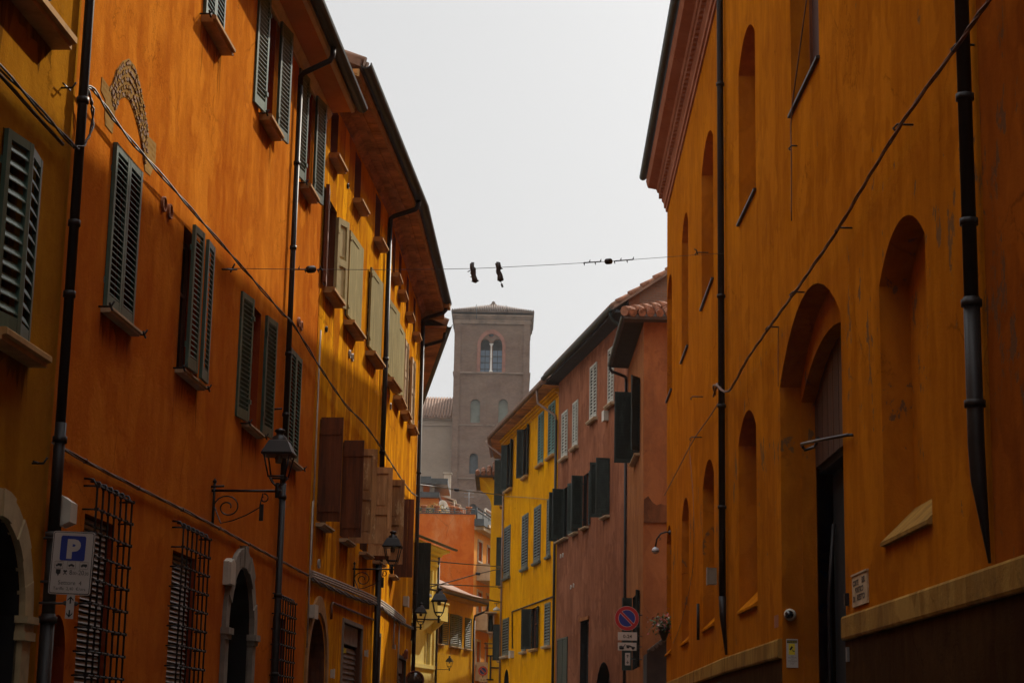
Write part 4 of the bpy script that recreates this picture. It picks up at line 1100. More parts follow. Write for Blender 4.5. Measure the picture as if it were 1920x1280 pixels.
eave(e0, pts, [BR.n], ZA, .5, .08, soffit=simple('blue_black_soffit', (.028,.028,.03), .85, 0, .3, 2), gut=False, beam=False)
gutter(e0, [BR.xy(-.3), BR.xy(SB+.05)], [BR.n], .62, ZA+.18, .11)
roof(e0, pts, [BR.n], ZA+.14, .55, 9, 3.5, mat=M['tileold'])
q = [BR.pt(.05,.62,ZA+.12), BR.pt(.05,.6,ZA-.06), BR.pt(.05,.5,ZA-.2), BR.pt(.05,.1,ZA-.5), BR.pt(.05,.08,ZA-.8)]
pipe(e0, q, .055, M['gutter'])
# gable end facing down the street: plaster pier and bare brick
gz = lambda n: ZA + .14 + (.55-n)/5.05*3.5
m = MB(); P = lambda n, z: BR.pt(-.02, n, z)
m.prism([P(.0, ZB-1), P(.0, gz(0)), P(-.36, gz(-.36)), P(-.36, ZB-1)], BR.pt(.2,0,0)-BR.pt(0,0,0)); m.build('gable_pier', M['BA'], e0.t)
m = MB(); m.prism([P(-.36, ZB-1), P(-.36, gz(-.36)), P(-4.5, gz(-4.5)), P(-9, ZA), P(-9, ZB-1)], BR.pt(.2,0,0)-BR.pt(0,0,0)); m.build('gable', M['oldbrick'], e0.t)
m = MB()
for i in range(11):
    n = .45 - i*.42; m.tube([BR.pt(-.16, n, gz(n)+.13+.03), BR.pt(-.16, n-.46, gz(n-.46)+.10)], [.11,.09], 7)
m.build('verge_tile', M['tile'], e0.t)
e0.finish(9, 0, ZA)

f0 = Bld('bright_yellow_house', 'bright yellow house at the bend with teal shutters and a wide boarded eave', 'house', (BR.xy(SB+8).x, BR.xy(SB+8).y, 0),
         [M['YB'], M['dark']], 'houses on the right side of the street')
SY = BR.s(941.5, 1000); ZY = BR.z(1049, 718) - .15
BY = W(BR.xy(SY), 1.0, -1)
f0.seg(BR, SB+.004, SY, 0, ZY); f0.seg(BY, 0, 6, 0, ZY)
zt0, zt1 = BR.z(1010, 874), BR.z(1014.5, 775)
zt1 = min(zt1, ZY-.3)
T = M['shutteal']; BLU = M['shutblue']
cl(f0, BR, 1010, 1019.5, 775, 874, T, (zt0, zt1), pitch=.12, sl=M['sillbrown'])
def halfopen(b, w, x0, x1, yt, yb, mat, zz, d0_, d1_, lw):
    s0, s1 = sorted((w.s(x0,(yt+yb)/2), w.s(x1,(yt+yb)/2))); b.hole(w, s0, s1, zz[0], zz[1], .16, rmi=1); o = pane(b, w, s0, s1, zz[0], zz[1], .16)
    shutter(o, mat, w, s0, 1, lw, zz[0]+.02, zz[1], d0_, .02, pitch=.085); shutter(o, mat, w, s1, -1, lw, zz[0]+.02, zz[1], d1_, .02, pitch=.085); sill(o, M['sillbrown'], w, s0-.06, s1+.06, zz[0], .16, .1); return o
cl(f0, BR, 1029, 1041, 756, 856, T, (zt0, zt1), pitch=.12, sl=M['sillbrown'])
halfopen(f0, BR, 982, 991, 800, 894, M['shutdark'], (zt0, zt1), 158, 125, .33)
halfopen(f0, BR, 951, 961, 835, 922, M['shutdark'], (zt0, zt1), 150, 130, .32)
zq0, zq1 = BR.z(1008, 1053), BR.z(1008, 949)
for x0, x1 in ((1026,1032.5),(1002,1014),(979.5,990.5),(946,957.5)):
    cl(f0, BR, x0, x1, 950, 1060, BLU, (zq0, zq1), pitch=.12, sl=M['shutblue'], so=.12)
zr0, zr1 = BR.z(1002, 1216), BR.z(1002, 1139)
cl(f0, BR, 1022, 1032, 1130, 1212, BLU, (zr0, zr1), pitch=.12); cl(f0, BR, 979.5, 987, 1150, 1222, BLU, (zr0, zr1), pitch=.12); cl(f0, BR, 943, 954, 1160, 1230, BLU, (zr0, zr1), pitch=.12)
halfopen(f0, BR, 997, 1009, 1139, 1216, M['shutdark'], (zr0, zr1), 165, 120, .45)
for (sy, z0, z1, lw, dg) in ((.25, BR.z(941,947), BR.z(941,864), .40, 92), (.25, BR.z(941,1096), BR.z(941,1006), .24, 92), (.3, BR.z(941,1236), BR.z(941,1168), .32, 92)):
    f0.hole(BY, sy, sy+.9, z0, z1, .16, rmi=1); o = pane(f0, BY, sy, sy+.9, z0, z1, .16); shutter(o, M['shutdark'], BY, sy, 1, lw, z0, z1, dg, .02, pitch=.085); sill(o, M['sillbrown'], BY, sy-.05, sy+.95, z0)
s0, s1 = sorted((BR.s(945,1275), BR.s(954,1275))); zt = BR.z(949.5, 1254); f0.hole(BR, s0, s1, 0, zt, .3, rise=(s1-s0)/2, rmi=1)
m = MB(); m.box(BR, s0, s1, -.36, -.3, 0, zt); m.build('door', M['darkred'], f0.t)
pts = [BR.xy(SB+.004), BR.xy(SY), BY.xy(6)]; nr = [BR.n, BY.n]
for k, (n, h) in enumerate(((.07,-.32),(.13,-.2),(.20,-.09))):
    m = MB(); m.sweep(pts, nr, [(-.02,ZY+h-.02),(n,ZY+h),(n+.01,ZY+h+.06),(-.02,ZY+h+.06)]); m.build('cornice_moulding', M['YB'], f0.t)
eave(f0, pts, nr, ZY, .62, .07, soffit=M['soffit'], gut=False); gutter(f0, pts, nr, .72, ZY+.14, .085, M['copper'])
roof(f0, pts, nr, ZY+.1, .64, 9, 2.4)
sq = BR.s(947, 900); q = [BR.pt(sq+1.5,.7,ZY+.08), BR.pt(sq+1.4,.66,ZY-.1), BR.pt(sq+.3,.14,ZY-.75), BR.pt(sq,.07,ZY-.95), BR.pt(sq,.07,ZY-1.2)]
pipe(f0, q, .045, M['copper']); pipe(f0, [BR.pt(sq,.07,ZY-1.1), BR.pt(sq,.07,0)], .045, M['copper'], [BR.pt(sq,.07,z) for z in (9,6,3)])
q = [BR.pt(SB-.9+2.0,.7,ZY+.1), BR.pt(SB+1.0,.66,ZY-.5), BR.pt(SB+.15,.1,ZY-1.1), BR.pt(SB+.05,.08,ZY-1.4)]
pipe(f0, q, .05, M['copper']); pipe(f0, [BR.pt(SB+.05,.08,ZY-1.3), BR.pt(SB+.05,.08,0)], .055, M['pipe'])
m = MB(); q = [BR.hit(*p) for p in ((962,1215),(961.5,1146),(1040,1117))]; m.tube([BR.pt(s,.03,z) for s, z in q], .03, 6); m.build('conduit', M['cable'], f0.t)
wallbox(f0, BR, 962, 1226, .5, .3, .15, M['whitecable'])
f0.finish(9, 0, ZY)

# lemon house seen end on behind it
yy = BR.xy(SY).y + 3.2
pL = at_y(918, 1100, yy)
G2 = W((pL.x, yy), 90, 1); S2 = W((pL.x, yy), 8, -1)
g0 = Bld('lemon_yellow_house', 'lemon yellow house end with a small tiled eave, seen behind the bright yellow house', 'house', (pL.x+2, yy, 0), [M['Y2'], M['dark']], 'houses on the right side of the street')
Z2Y = G2.z(918, 918)
g0.seg(G2, 0, 7, 0, Z2Y+.5)
cz = [at_y(px_, py_, yy) for px_, py_ in ((920,924),(917,912),(911,903),(902,896),(894,892))]
m = MB(); m.prism([Vector((p.x, yy-.001, p.z)) for p in cz] + [Vector((pL.x+.05, yy-.001, cz[-1].z)), Vector((pL.x+.05, yy-.001, cz[0].z))], (0, 5, 0)); m.build('coved_eave', M['Y2'], g0.t)
zt = cz[-1].z+.03; x0 = cz[-1].x - .08
m = MB(); v = [(x0,yy-.35,zt), (x0+8,yy-.35,zt), (x0+8,yy+3,zt+1.3), (x0+1.6,yy+3,zt+1.3), (x0,yy+6,zt)]
m.mesh(v, [(0,1,2,3),(0,3,4)]); m.prism([(x0,yy-.35,zt-.09),(x0+8,yy-.35,zt-.09),(x0+8,yy+5,zt-.09),(x0,yy+5,zt-.09)], (0,0,.085)); rf = m.build('roof', M['tiledark'], g0.t)
m = MB()
for i in range(14):
    for j in range(6):
        a = j*.42
        if a > (i*.27+.1)*1.9: continue
        m.tube([(x0+.12+i*.27, yy-.42+a, zt+.06+a*.39), (x0+.12+i*.27, yy+.08+a, zt+.03+(a+.5)*.39)], [.12,.1], 7)
m.build('roof_tile', M['tile'], rf)
sm = MB(); a, z = G2.hit(913, 1185); b_, z2 = G2.hit(927, 1152)        # shrine
z1 = G2.z(920, 1150); zb_ = G2.z(920, 1187)
sm.box(G2, a, b_, 0, .45, zb_, zb_+.07); sm.box(G2, a, a+.05, 0, .42, zb_+.07, z1); sm.box(G2, b_-.05, b_, 0, .42, zb_+.07, z1); sm.box(G2, a+.05, b_-.05, .0, .05, zb_+.07, z1)
sm.box(G2, a-.12, b_+.12, 0, .6, z1, z1+.07); sm.prism([G2.pt(a+.05,.0,zb_), G2.pt(b_-.05,.0,zb_), G2.pt((a+b_)/2,.0,zb_-.3)], G2.pt(0,.3,0)-G2.pt(0,0,0))
shr = sm.build('wall_shrine', M['stone']); tag(shr, 'small stone wall shrine with a flat roof on the lemon yellow house end', 'shrine')
sm = MB(); sm.lathe(G2.pt((a+b_)/2,.22,zb_+.07), [(.1,0),(.12,.2),(.1,.45),(.06,.55),(.08,.66),(.05,.76),(.001,.78)], 8); sm.build('statue', M['shutdark'], shr)
m = MB(); s, z = G2.hit(921,1251)
for q in (-.55, .55): m.box(G2, s-.22, s+.12, .02, .06, z+q-.03, z+q+.03)
m.box(G2, s-.07, s-.0, .02, .06, z-.55, z+.55); m.box(G2, s, s+.45, .02, .06, z-.03, z+.03); m.build('wall_anchor', M['iron'], g0.t)
m = MB()
for py_ in (1206, 1214): s, z = G2.hit(923, py_); m.tube([G2.pt(s-.4,.04,z), G2.pt(s+.4,.04,z)], .02, 5)
m.build('conduit', M['cable'], g0.t)
g0.finish(8, 0, Z2Y+.45)
m = MB(); wx, wy = pL.x+2.2, yy+8.3  # unseen block added behind the lemon house to keep sun off the mustard house
m.hexa([Vector(p) for p in ((wx,wy,0),(wx+9,wy,0),(wx+14,wy+34,0),(wx+6,wy+34,0),(wx,wy,Z2Y+.4),(wx+9,wy,Z2Y+.4),(wx+14,wy+34,Z2Y+.4),(wx+6,wy+34,Z2Y+.4))]); m.build('unseen_sun_block', M['Y2'], g0.t)
# ================================================================== the far end of the street
pC = at_y(784, 1100, 92.0)
CW = W((pC.x, 92.0), 13.0, 1)
h0 = Bld('cream_house', 'cream house at the street end with a small stone balcony and dark projecting eave', 'house', (CW.xy(1).x, CW.xy(1).y, 0), [M['C1'], M['dark']], 'houses at the far end of the street')
SC = CW.s(819, 1100); ZC1 = CW.z(819, 1040)
h0.seg(CW, -7, SC, 0, ZC1)
def farwin(b, w, x0, x1, yt, yb, frame, glass, trim=None, dp=.15):
    s0, s1, z0, z1 = w.rect(x0, x1, yt, yb); b.hole(w, s0, s1, z0, z1, dp, rmi=0); o = pane(b, w, s0, s1, z0, z1, dp, frame, glass)
    if trim:
        m = MB(); e = .1; m.box(w, s0-e, s0, -.02, .05, z0, z1); m.box(w, s1, s1+e, -.02, .05, z0, z1); m.box(w, s0-e, s1+e, -.02, .07, z1, z1+e*1.3); m.box(w, s0-e, s1+e, -.02, .08, z0-e, z0); m.build('window_trim', trim, o)
    return o
farwin(h0, CW, 801.5, 809, 1068, 1118, M['stone'], M['glass'], M['C1'])
farwin(h0, CW, 798, 805, 1186, 1246, M['stone'], M['glass'], M['C1'])
m = MB(); s0, s1 = CW.s(793,1150), CW.s(813,1150); zb, zt = CW.z(803,1163), CW.z(803,1128)
m.box(CW, s0, s1, -.02, .75, zb, zb+.16); m.box(CW, s0, s1, .66, .75, zb+.16, zt-.08); m.box(CW, s0, s0+.09, 0, .66, zb+.16, zt-.08); m.box(CW, s1-.09, s1, 0, .66, zb+.16, zt-.08); m.box(CW, s0-.06, s1+.06, .0, .8, zt-.08, zt)
for s in (s0+.15, s1-.3): m.prism([CW.pt(s,0,zb), CW.pt(s,.6,zb), CW.pt(s,.5,zb-.12), CW.pt(s,0,zb-.55)], CW.pt(.16,0,0)-CW.pt(0,0,0))
m.build('balcony', M['C1'], h0.t)
pts = [CW.xy(-7), CW.xy(SC+.05)]
for n, h, t in ((.10,-.62,.12),(.07,-.30,.08),(.22,-.1,.14)):
    m = MB(); m.sweep(pts, [CW.n], [(-.02,ZC1+h-.03),(n,ZC1+h),(n+.03,ZC1+h+t),(-.02,ZC1+h+t)]); m.build('cornice_moulding', M['C1'], h0.t)
zs_ = CW.z(800, 1249); m = MB(); m.box(CW, -7, SC+.03, -.02, .09, zs_-.1, zs_+.1); m.build('string_course', M['C1'], h0.t)
m = MB(); m.sweep([CW.xy(-7), CW.xy(SC+.4)], [CW.n], [(0,ZC1),(.55,ZC1+.16),(.55,ZC1+.24),(0,ZC1+.24)]); m.build('eave', M['C1'], h0.t)
roof(h0, [CW.xy(-7), CW.xy(SC+.55)], [CW.n], ZC1+.26, .75, 8, 1.8, mat=M['tiledark'], tiles=False)
gutter(h0, [CW.xy(-7), CW.xy(SC+.6)], [CW.n], .82, ZC1+.34, .09)
pipe(h0, [CW.pt(SC-.1,.1,ZC1), CW.pt(SC-.1,.1,0)], .06, M['pipe'])
h0.finish(8, 0, ZC1)

YW = W(CW.xy(SC+.05, -.35), 14.0, 1)
S1 = YW.s(886, 1200); Z1 = YW.z(860, 1128)
i0 = Bld('mustard_house', 'low mustard yellow house with a sloping tiled roof, below the red orange block', 'house', (YW.xy(3).x, YW.xy(3).y, 0), [M['Y1'], M['dark']], 'houses at the far end of the street')
i0.seg(YW, 0, S1, 0, Z1)
G = simple('moss_grey_shutter_paint', (.075,.08,.05), .6, 0, .25, 3)
for x0, x1, xs in ((822, 829, (1,)), (843, 865, (0, 1)), (871, 881, (0,))):
    s0, s1 = YW.s(x0,1185), YW.s(x1,1185); z0, z1 = YW.z(853,1212), YW.z(853,1152)
    i0.hole(YW, s0, s1, z0, z1, .15, rmi=1); o = pane(i0, YW, s0, s1, z0, z1, .15); h = (s1-s0)/2
    if xs == (0, 1): shutter(o, G, YW, s0, 1, h, z0, z1, 8, .01, pitch=.1); shutter(o, G, YW, s1, -1, h, z0, z1, 4, .01, pitch=.1)
    elif xs == (1,): shutter(o, G, YW, s1, -1, .75, z0, z1, 170, .03, pitch=.1)
    else: shutter(o, G, YW, s0, 1, (s1-s0)-.01, z0, z1, 3, .01, pitch=.1)
    sill(o, M['stone'], YW, s0-.05, s1+.05, z0)
pts = [YW.xy(-.0), YW.xy(S1+.3)]
eave(i0, pts, [YW.n], Z1, .75, .07, gut=False, soffit=M['Y1']); gutter(i0, pts, [YW.n], .82, Z1+.14, .09, M['pipe'])
roof(i0, pts, [YW.n], Z1+.1, .8, 7, 1.9, mat=M['tileold'])
q = [YW.pt(S1+.15,.8,Z1+.05), YW.pt(S1+.12,.75,Z1-.25), YW.pt(S1-.1,.12,Z1-.55), YW.pt(S1-.1,.1,Z1-.8)]
pipe(i0, q, .06, M['pipe']); pipe(i0, [YW.pt(S1-.1,.1,Z1-.75), YW.pt(S1-.1,.1,0)], .06, M['pipe'])
i0.finish(7, 0, Z1)

yO = YW.xy(S1).y + 5.0
pO = at_y(889.5, 1000, yO)
OF = W((pO.x, yO), 90, 1); OS = W((pO.x, yO), 10.0, 1)
ZO = OF.z(889, 964)
j0 = Bld('red_orange_block', 'red orange apartment block with a planted roof terrace and balconies', 'apartment block', (pO.x-3, yO+3, 0), [M['O1'], M['O1r'], M['dark']], 'houses at the far end of the street')
j0.seg(OF, -14, 0, 0, ZO, 0); j0.seg(OS, 0, 16, 0, ZO, 1)
LB = 8.0
for x0, x1, yt, yb in ((895.5,903,1016,1052),(913,919,1026,1058),(894,902.5,1110,1148),(911,917,1116,1150),(891.5,899,1202,1246),(909.5,916,1208,1250)):
    o = farwin(j0, OS, x0, x1, yt, yb, M['concrete'], M['glass'], M['concrete'], .2)
    s0, s1, z0, z1 = OS.rect(x0, x1, yt, yb); k = MB(); k.box(OS, s0+.05, s0+(s1-s0)*.4, -.19, -.1, z0, z1); k.build('blind', M['blind'], o)
for x0, x1, yt, yb in ((892.5,909,1055,1087),(891,908,1146,1180),(890,907,1240,1275)):
    s0 = OS.s(x0+0, (yt+yb)/2) + .2; s1 = s0 + 5.5; z0, z1 = OS.z(x0, yb), OS.z(x0, yt)
    m = MB(); m.box(OS, s0, s1, -.01, .78, z0, z0+.16); m.box(OS, s0, s0+.08, 0, .78, z0+.16, z1)
    o = m.build('balcony', M['concrete'], j0.t)
    m = MB(); m.box(OS, s0+.08, s1, .72, .76, z0+.2, z1-.06); m.box(OS, s0, s1, .7, .79, z1-.06, z1); m.build('balcony_panel', M['pipegrey'], o)
m = MB(); zc = OS.z(891, 990); m.box(OS, .0, 16, -.01, .55, zc-.1, zc+.14); m.box(OS, .9, 16, .0, .7, zc+.14, zc+.3); o = m.build('cornice', M['concrete'], j0.t)
m = MB(); m.box(OS, -.35, 1.3, .05, .62, zc+.1, zc+.5); m.build('cornice_end', M['slate'], o)
m = MB(); zr = ZO + .42
m.tube([OS.pt(.1,.1,zr), OS.pt(16,.1,zr)], .05, 6); m.tube([OS.pt(.1,.1,zr-.2), OS.pt(16,.1,zr-.2)], .03, 5)
for k in range(9): m.tube([OS.pt(.1+k*1.9,.1,ZO-.3), OS.pt(.1+k*1.9,.1,zr)], .035, 5)
m.box(OS, .3, 16, .06, .1, zc+.5, zr-.12); m.build('railing', M['slate'], j0.t)
# parapet with planters, terrace with penthouse
m = MB(); m.box(OF, -14, -.0, -.3, .03, ZO, ZO+.06); m.tube([OF.pt(-14,-.05,ZO+.30), OF.pt(0,-.05,ZO+.30)], .03, 5); m.tube([OF.pt(-14,-.05,ZO+.16), OF.pt(0,-.05,ZO+.16)], .025, 5)
for k in range(12): m.tube([OF.pt(-k*1.2,-.05,ZO), OF.pt(-k*1.2,-.05,ZO+.3)], .025, 5)
m.build('parapet_rail', M['slate'], j0.t)
ph = MB(); zA = OF.z(820,934); zB_ = OF.z(800,913); zD = OF.z(800,894)
W2 = W((pO.x, yO+3.0), 90, 1)
sa, sb = W2.s(826,930), W2.s(818,900)
ph.box(W2, -14, W2.s(831,940)-.3, -5, 0, ZO, W2.z(820,934)); ph.build('penthouse', M['O1r'], j0.t)
m = MB(); m.box(W2, -14, W2.s(824,930), -5, .5, W2.z(820,934), W2.z(820,924)); o = m.build('terrace_slab', M['slate'], j0.t)
m = MB(); m.box(W2, -14, W2.s(815,910)-.2, -4.5, -.2, W2.z(820,924), W2.z(810,908)); o2 = m.build('penthouse', M['O1'], j0.t)
m = MB(); a, b_ = W2.s(805.5,915), W2.s(814.5,915); m.box(W2, a, b_, -.2, -.17, W2.z(810,922), W2.z(810,909)); a, b_ = W2.s(786,915), W2.s(793,915); m.box(W2, a, b_, -.2, -.17, W2.z(790,922), W2.z(790,907)); m.build('window', M['blind'], o2)
m = MB(); m.box(W2, -14, W2.s(809,900), -5, .6, W2.z(800,908), W2.z(800,895)); sE = W2.s(809,900); m.box(W2, sE+.004, sE+1.0, -5, .5, W2.z(800,909), W2.z(800,898)); m.build('roof_slab', M['slate'], j0.t)
for k, (xa, ya) in enumerate(((826,927),(835,936),(843,943))):
    m = MB(); s, z = W2.hit(xa, ya); w_ = .95
    m.prism([W2.pt(s,-.2,z), W2.pt(s+w_,.5,z-.35), W2.pt(s+w_,.5,z-.41), W2.pt(s,-.2,z-.06)], W2.pt(0,-2.2,0)-W2.pt(0,0,0))
    m.tube([W2.pt(s+w_*.9,.4,z-.4), W2.pt(s+w_*.9,.4,ZO)], .03, 5)
    m.build('awning', M['awning'], j0.t)
m = MB()
s, z = OF.hit(789,888); m.tube([OF.pt(s-.6,-3,z-.35), OF.pt(s+.2,-3,z-.05), OF.pt(s+.35,-3,z+.25)], .07, 6); m.tube([OF.pt(s-.6,-3,z-.35), OF.pt(s-.6,-3,ZO)], .05, 5); m.build('roof_aerial', M['signback'], j0.t)
m = MB(); s, z = OF.hit(877,960); m.tube([OF.pt(s,-2.5,ZO), OF.pt(s,-2.5,OF.z(877,908))], .035, 5)
for q in (909, 914, 921): zq = OF.z(877,q); m.tube([OF.pt(s-.3,-2.5,zq), OF.pt(s+.3,-2.5,zq)], .02, 5)
m.build('roof_aerial', M['signback'], j0.t)
m = MB(); s, z = OF.hit(908,930); m.tube([OF.pt(s,-6,ZO-.5), OF.pt(s,-6,z)], .05, 5); m.tube([OF.pt(s,-6,z), OF.pt(s+.5,-6,z-.35)], .06, 5); m.build('roof_lamp_post', M['white'], j0.t)
rnd = random.Random(11)
tp = [( -x, rnd.uniform(.9,1.1)) for x in (0.25, 1.05, 1.85, 2.95, 3.6)]
for k, (s, q) in enumerate(((-.35,1),( -1.0,.8),(-1.35,1),(-2.25,1.1),(-3.0,1.1))):
    c = OF.pt(s, -.16, ZO+.06); m = MB(); m.lathe(c, [(.10,0),(.16,.32*q),(.19,.33*q),(.19,.4*q),(.15,.4*q),(.001,.36*q)], 10)
    o = m.build('flower_pot', M['terra']); tag(o, 'terracotta pot standing on the edge of the roof terrace', 'flower pot', 'pots on the roof terrace')
def bush(name, label, c, rx, ry, rz, n, mats, cat, size=.12, group=None, parts=None):
    m = MB(); rd = random.Random(hash(label) % 1000)
    rd = random.Random(len(label)*7)
    for i in range(n):
        while True:
            v = Vector((rd.uniform(-1,1), rd.uniform(-1,1), rd.uniform(-1,1)))
            if v.length < 1: break
        p = Vector(c) + Vector((v.x*rx, v.y*ry, v.z*rz)); u = Vector((rd.uniform(-1,1), rd.uniform(-1,1), rd.uniform(-1,1))).normalized(); t = u.orthogonal().normalized(); sz = size*rd.uniform(.5,1.2)
        m.face([p-t*sz*.5, p+u*sz*.35, p+t*sz*.9, p-u*sz*.35], 0 if rd.random() < .7 else 1)
    return tag(m.build(name, mats, recalc=False), label, cat, group)
c = OF.pt(OF.s(817,952), -1.2, OF.z(817,952)); bush('terrace_plant', 'round yellowing bush on the roof terrace between the pots', c, .75, .6, .45, 320, [M['leafy'], M['leaf']], 'plant')
c = OF.pt(OF.s(795,957), -.9, OF.z(795,954)); bush('terrace_plant', 'low green hedge in a planter on the roof terrace, at its left end', c, .8, .35, .25, 220, [M['leaf'], M['leafy']], 'plant')
m = MB(); c = OF.pt(OF.s(828,941), -1.6, OF.z(828,941)); m.lathe(c, [(.001,-.02),(.2,.0),(.3,.1),(.31,.12),(.19,.02),(.001,.0)], 12, 0, (.5,-.8,.35)); m.tube([c, (c.x, c.y, ZO)], .03, 5); tag(m.build('satellite_dish', M['white']), 'pale satellite dish above the bush on the roof terrace', 'satellite dish')
j0.finish(9, 0, ZO)

# ------------------------------------------------------------------ bell tower and nave
YT = 190.0
tl = at_y(848.5, 800, YT); trr = at_y(990.5, 800, YT)
TW = W((tl.x, YT), 90.0, 1); Wt = trr.x - tl.x
k0 = Bld('bell_tower', 'hazy square brick bell tower with a low tiled roof and twin arched window', 'tower', (tl.x+Wt/2, YT+Wt/2, 0), [M['tower'], M['tower'], M['dark']])
z_eave, z_c1, z_c2, z_belt = TW.z(925,590), TW.z(925,598), TW.z(925,606), TW.z(925,699)
k0.seg(TW, 0, Wt, 0, z_eave)
k0.seg(W(TW.xy(Wt), 0, -1) if False else TW, Wt, Wt, 0, z_eave) if False else None
def tx(x, y=660): return TW.s(x, y)
# belfry: two lights
for x0, x1 in ((901,918.5),(924,941.5)):
    s0, s1 = tx(x0), tx(x1); k0.hole(TW, s0, s1, TW.z(921,697), TW.z(921,636), .45, rise=(s1-s0)/2)
    m = MB(); m.box(TW, s0, s1, -.62, -.55, TW.z(921,697), TW.z(921,655)); o = m.build('window', simple('hazy_glazing', (.12,.18,.25), .35, 0, .3, .6), k0.t)
    m = MB(); m.box(TW, s0, s1, -1.2, -1.1, TW.z(921,655), TW.z(921,634)); m.build('belfry_shade', M['slate'], o)
    m = MB(); c = (s0+s1)/2; m.box(TW, c-.035, c+.035, -.55, -.5, TW.z(921,697), TW.z(921,655))
    for q in (666,678,690): z = TW.z(921,q); m.box(TW, s0, s1, -.55, -.5, z-.035, z+.035)
    m.build('glazing_bar', M['slate'], o)
m = MB(); c = tx(921.3,608); zz = TW.z(921.3,627); m.lathe(TW.pt(c,.0,zz), [(.001,.012),(.3,.012),(.3,.0)], 16, 0, (0,-1,0)); m.build('oculus', M['slate'], k0.t)
m = MB(); m.lathe(TW.pt(c,.0,zz), [(.3,.0),(.3,.06),(.38,.06),(.38,.0)], 16, 0, (0,-1,0)); m.build('oculus_rim', M['towerred'], k0.t)
m = MB(); ci = tx(921.3); so, si = tx(947)-ci, tx(942.5)-ci; zsp = TW.z(921,650); zb = TW.z(921,698)
for k in range(20):
    a0, a1 = math.pi*k/20, math.pi*(k+1)/20
    R0, R1 = (tx(948)-tx(921.3)), (tx(941.8)-tx(921.3))
    q = [(ci-R0*math.cos(a0), zsp+R0*1.22*math.sin(a0)), (ci-R0*math.cos(a1), zsp+R0*1.22*math.sin(a1)), (ci-R1*math.cos(a1), zsp+R1*1.2*math.sin(a1)), (ci-R1*math.cos(a0), zsp+R1*1.2*math.sin(a0))]
    m.prism([TW.pt(s, -.01, z) for s, z in q], TW.pt(0,.12,0)-TW.pt(0,0,0))
for sg in (-1, 1):
    a, b_ = sorted((ci+sg*R0, ci+sg*R1)); m.box(TW, a, b_, -.01, .11, zb, zsp)
m.build('window_trim', M['towerred'], k0.t)
m = MB(); cc = tx(921); z0c, z1c = TW.z(921,697), TW.z(921,644)
m.lathe(TW.pt(cc,-.1,z0c), [(.2,0),(.2,.1),(.14,.2),(.13,(z1c-z0c)*.5),(.15,(z1c-z0c)*.5+.03),(.13,(z1c-z0c)*.5+.06),(.115,z1c-z0c-.3),(.2,z1c-z0c-.05),(.22,z1c-z0c)], 12); m.build('column', M['column'], k0.t)
# blind arches lower down
for x0, x1, yt, yb in ((882,900,748,792),(934.5,952,748,792),(880,896,849,888),(930,946,849,888),(879.5,893.5,944,990),(930,944,944,990)):
    s0, s1 = tx(x0,(yt+yb)/2), tx(x1,(yt+yb)/2); k0.hole(TW, s0, s1, TW.z((x0+x1)/2,yb), TW.z((x0+x1)/2,yt), .3, rise=(s1-s0)/2)
    m = MB(); m.box(TW, s0, s1, -.36, -.29, TW.z((x0+x1)/2,yb), TW.z((x0+x1)/2,yt)); m.build('blind_window', M['slate'] if yt != 748 else simple('greenish_infill', (.16,.17,.14), .9, 0, .3, 1), k0.t)
m = MB()
for z, n, h in ((z_belt,.12,.16),(TW.z(925,797),.06,.12),(TW.z(925,897),.06,.12),(z_c2,.14,.18)):
    m.box(TW, -n, Wt+n, -Wt-n, n, z-h/2, z+h/2)
m.build('string_course', M['towertrim'], k0.t)
m = MB()
for a, b_ in ((0.0,.62),(Wt-.62,Wt)): m.box(TW, a-.03 if a == 0 else a, b_ if a == 0 else b_+.03, -.3, .16, 0, z_c2-.1)
for a in (Wt*.42, Wt*.58): m.box(TW, a-.16, a+.16, -.1, .08, TW.z(925,800), z_belt-.09)
m.build('pilaster', M['tower'], k0.t)
m = MB()
for n, a, b_ in ((.12,z_c2+.1,z_c1),(.22,z_c1,z_c1+.22),(.32,z_c1+.22,z_eave-.05)):
    m.box(TW, -n, Wt+n, -Wt-n, n, a+.002, b_)
m.build('cornice', M['towertrim'], k0.t)
m = MB(); o_ = .42; zt = TW.z(925,584); za = at_y(925,571.5,YT+Wt/2).z-1.3; cx = Wt/2
b4 = [TW.pt(-o_,o_,zt), TW.pt(Wt+o_,o_,zt), TW.pt(Wt+o_,-Wt-o_,zt), TW.pt(-o_,-Wt-o_,zt)]; ap = TW.pt(cx,-Wt/2,za+1.3)
for i in range(4): m.face([b4[i], b4[(i+1) % 4], ap])
lo = [p - Vector((0,0,.16)) for p in b4]
for i in range(4): m.face([b4[i], b4[(i+1) % 4], lo[(i+1) % 4], lo[i]])
m.face(lo)
for i in range(36):
    s = -o_ + (i+.5)*(Wt+2*o_)/36; t = min(1, (min(s+o_, Wt+o_-s))/(Wt/2+o_))
    p = TW.pt(s, o_+.05, zt+.05); q = TW.pt(s, o_-t*(Wt/2+o_)*.98, zt+t*(za+1.3-zt)*.98+.05); m.tube([p, q], .085, 5)
m.lathe(ap, [(.3,-.2),(.3,.1),(.2,.14),(.17,.26),(.2,.3),(.08,.36),(.001,.42)], 8); m.build('roof', M['towertile'], k0.t)
m = MB()
for x, y0_, y1_ in ((893.5,573,600),(949,574,587)):
    m.tube([TW.pt(tx(x,y0_),.5,TW.z(x,y0_)), TW.pt(tx(x+ (0 if x<900 else 2),y1_),.5,TW.z(x,y1_))], .04, 5)
m.build('lightning_rod', M['slate'], k0.t)
k0.finish(Wt, 0, z_eave)

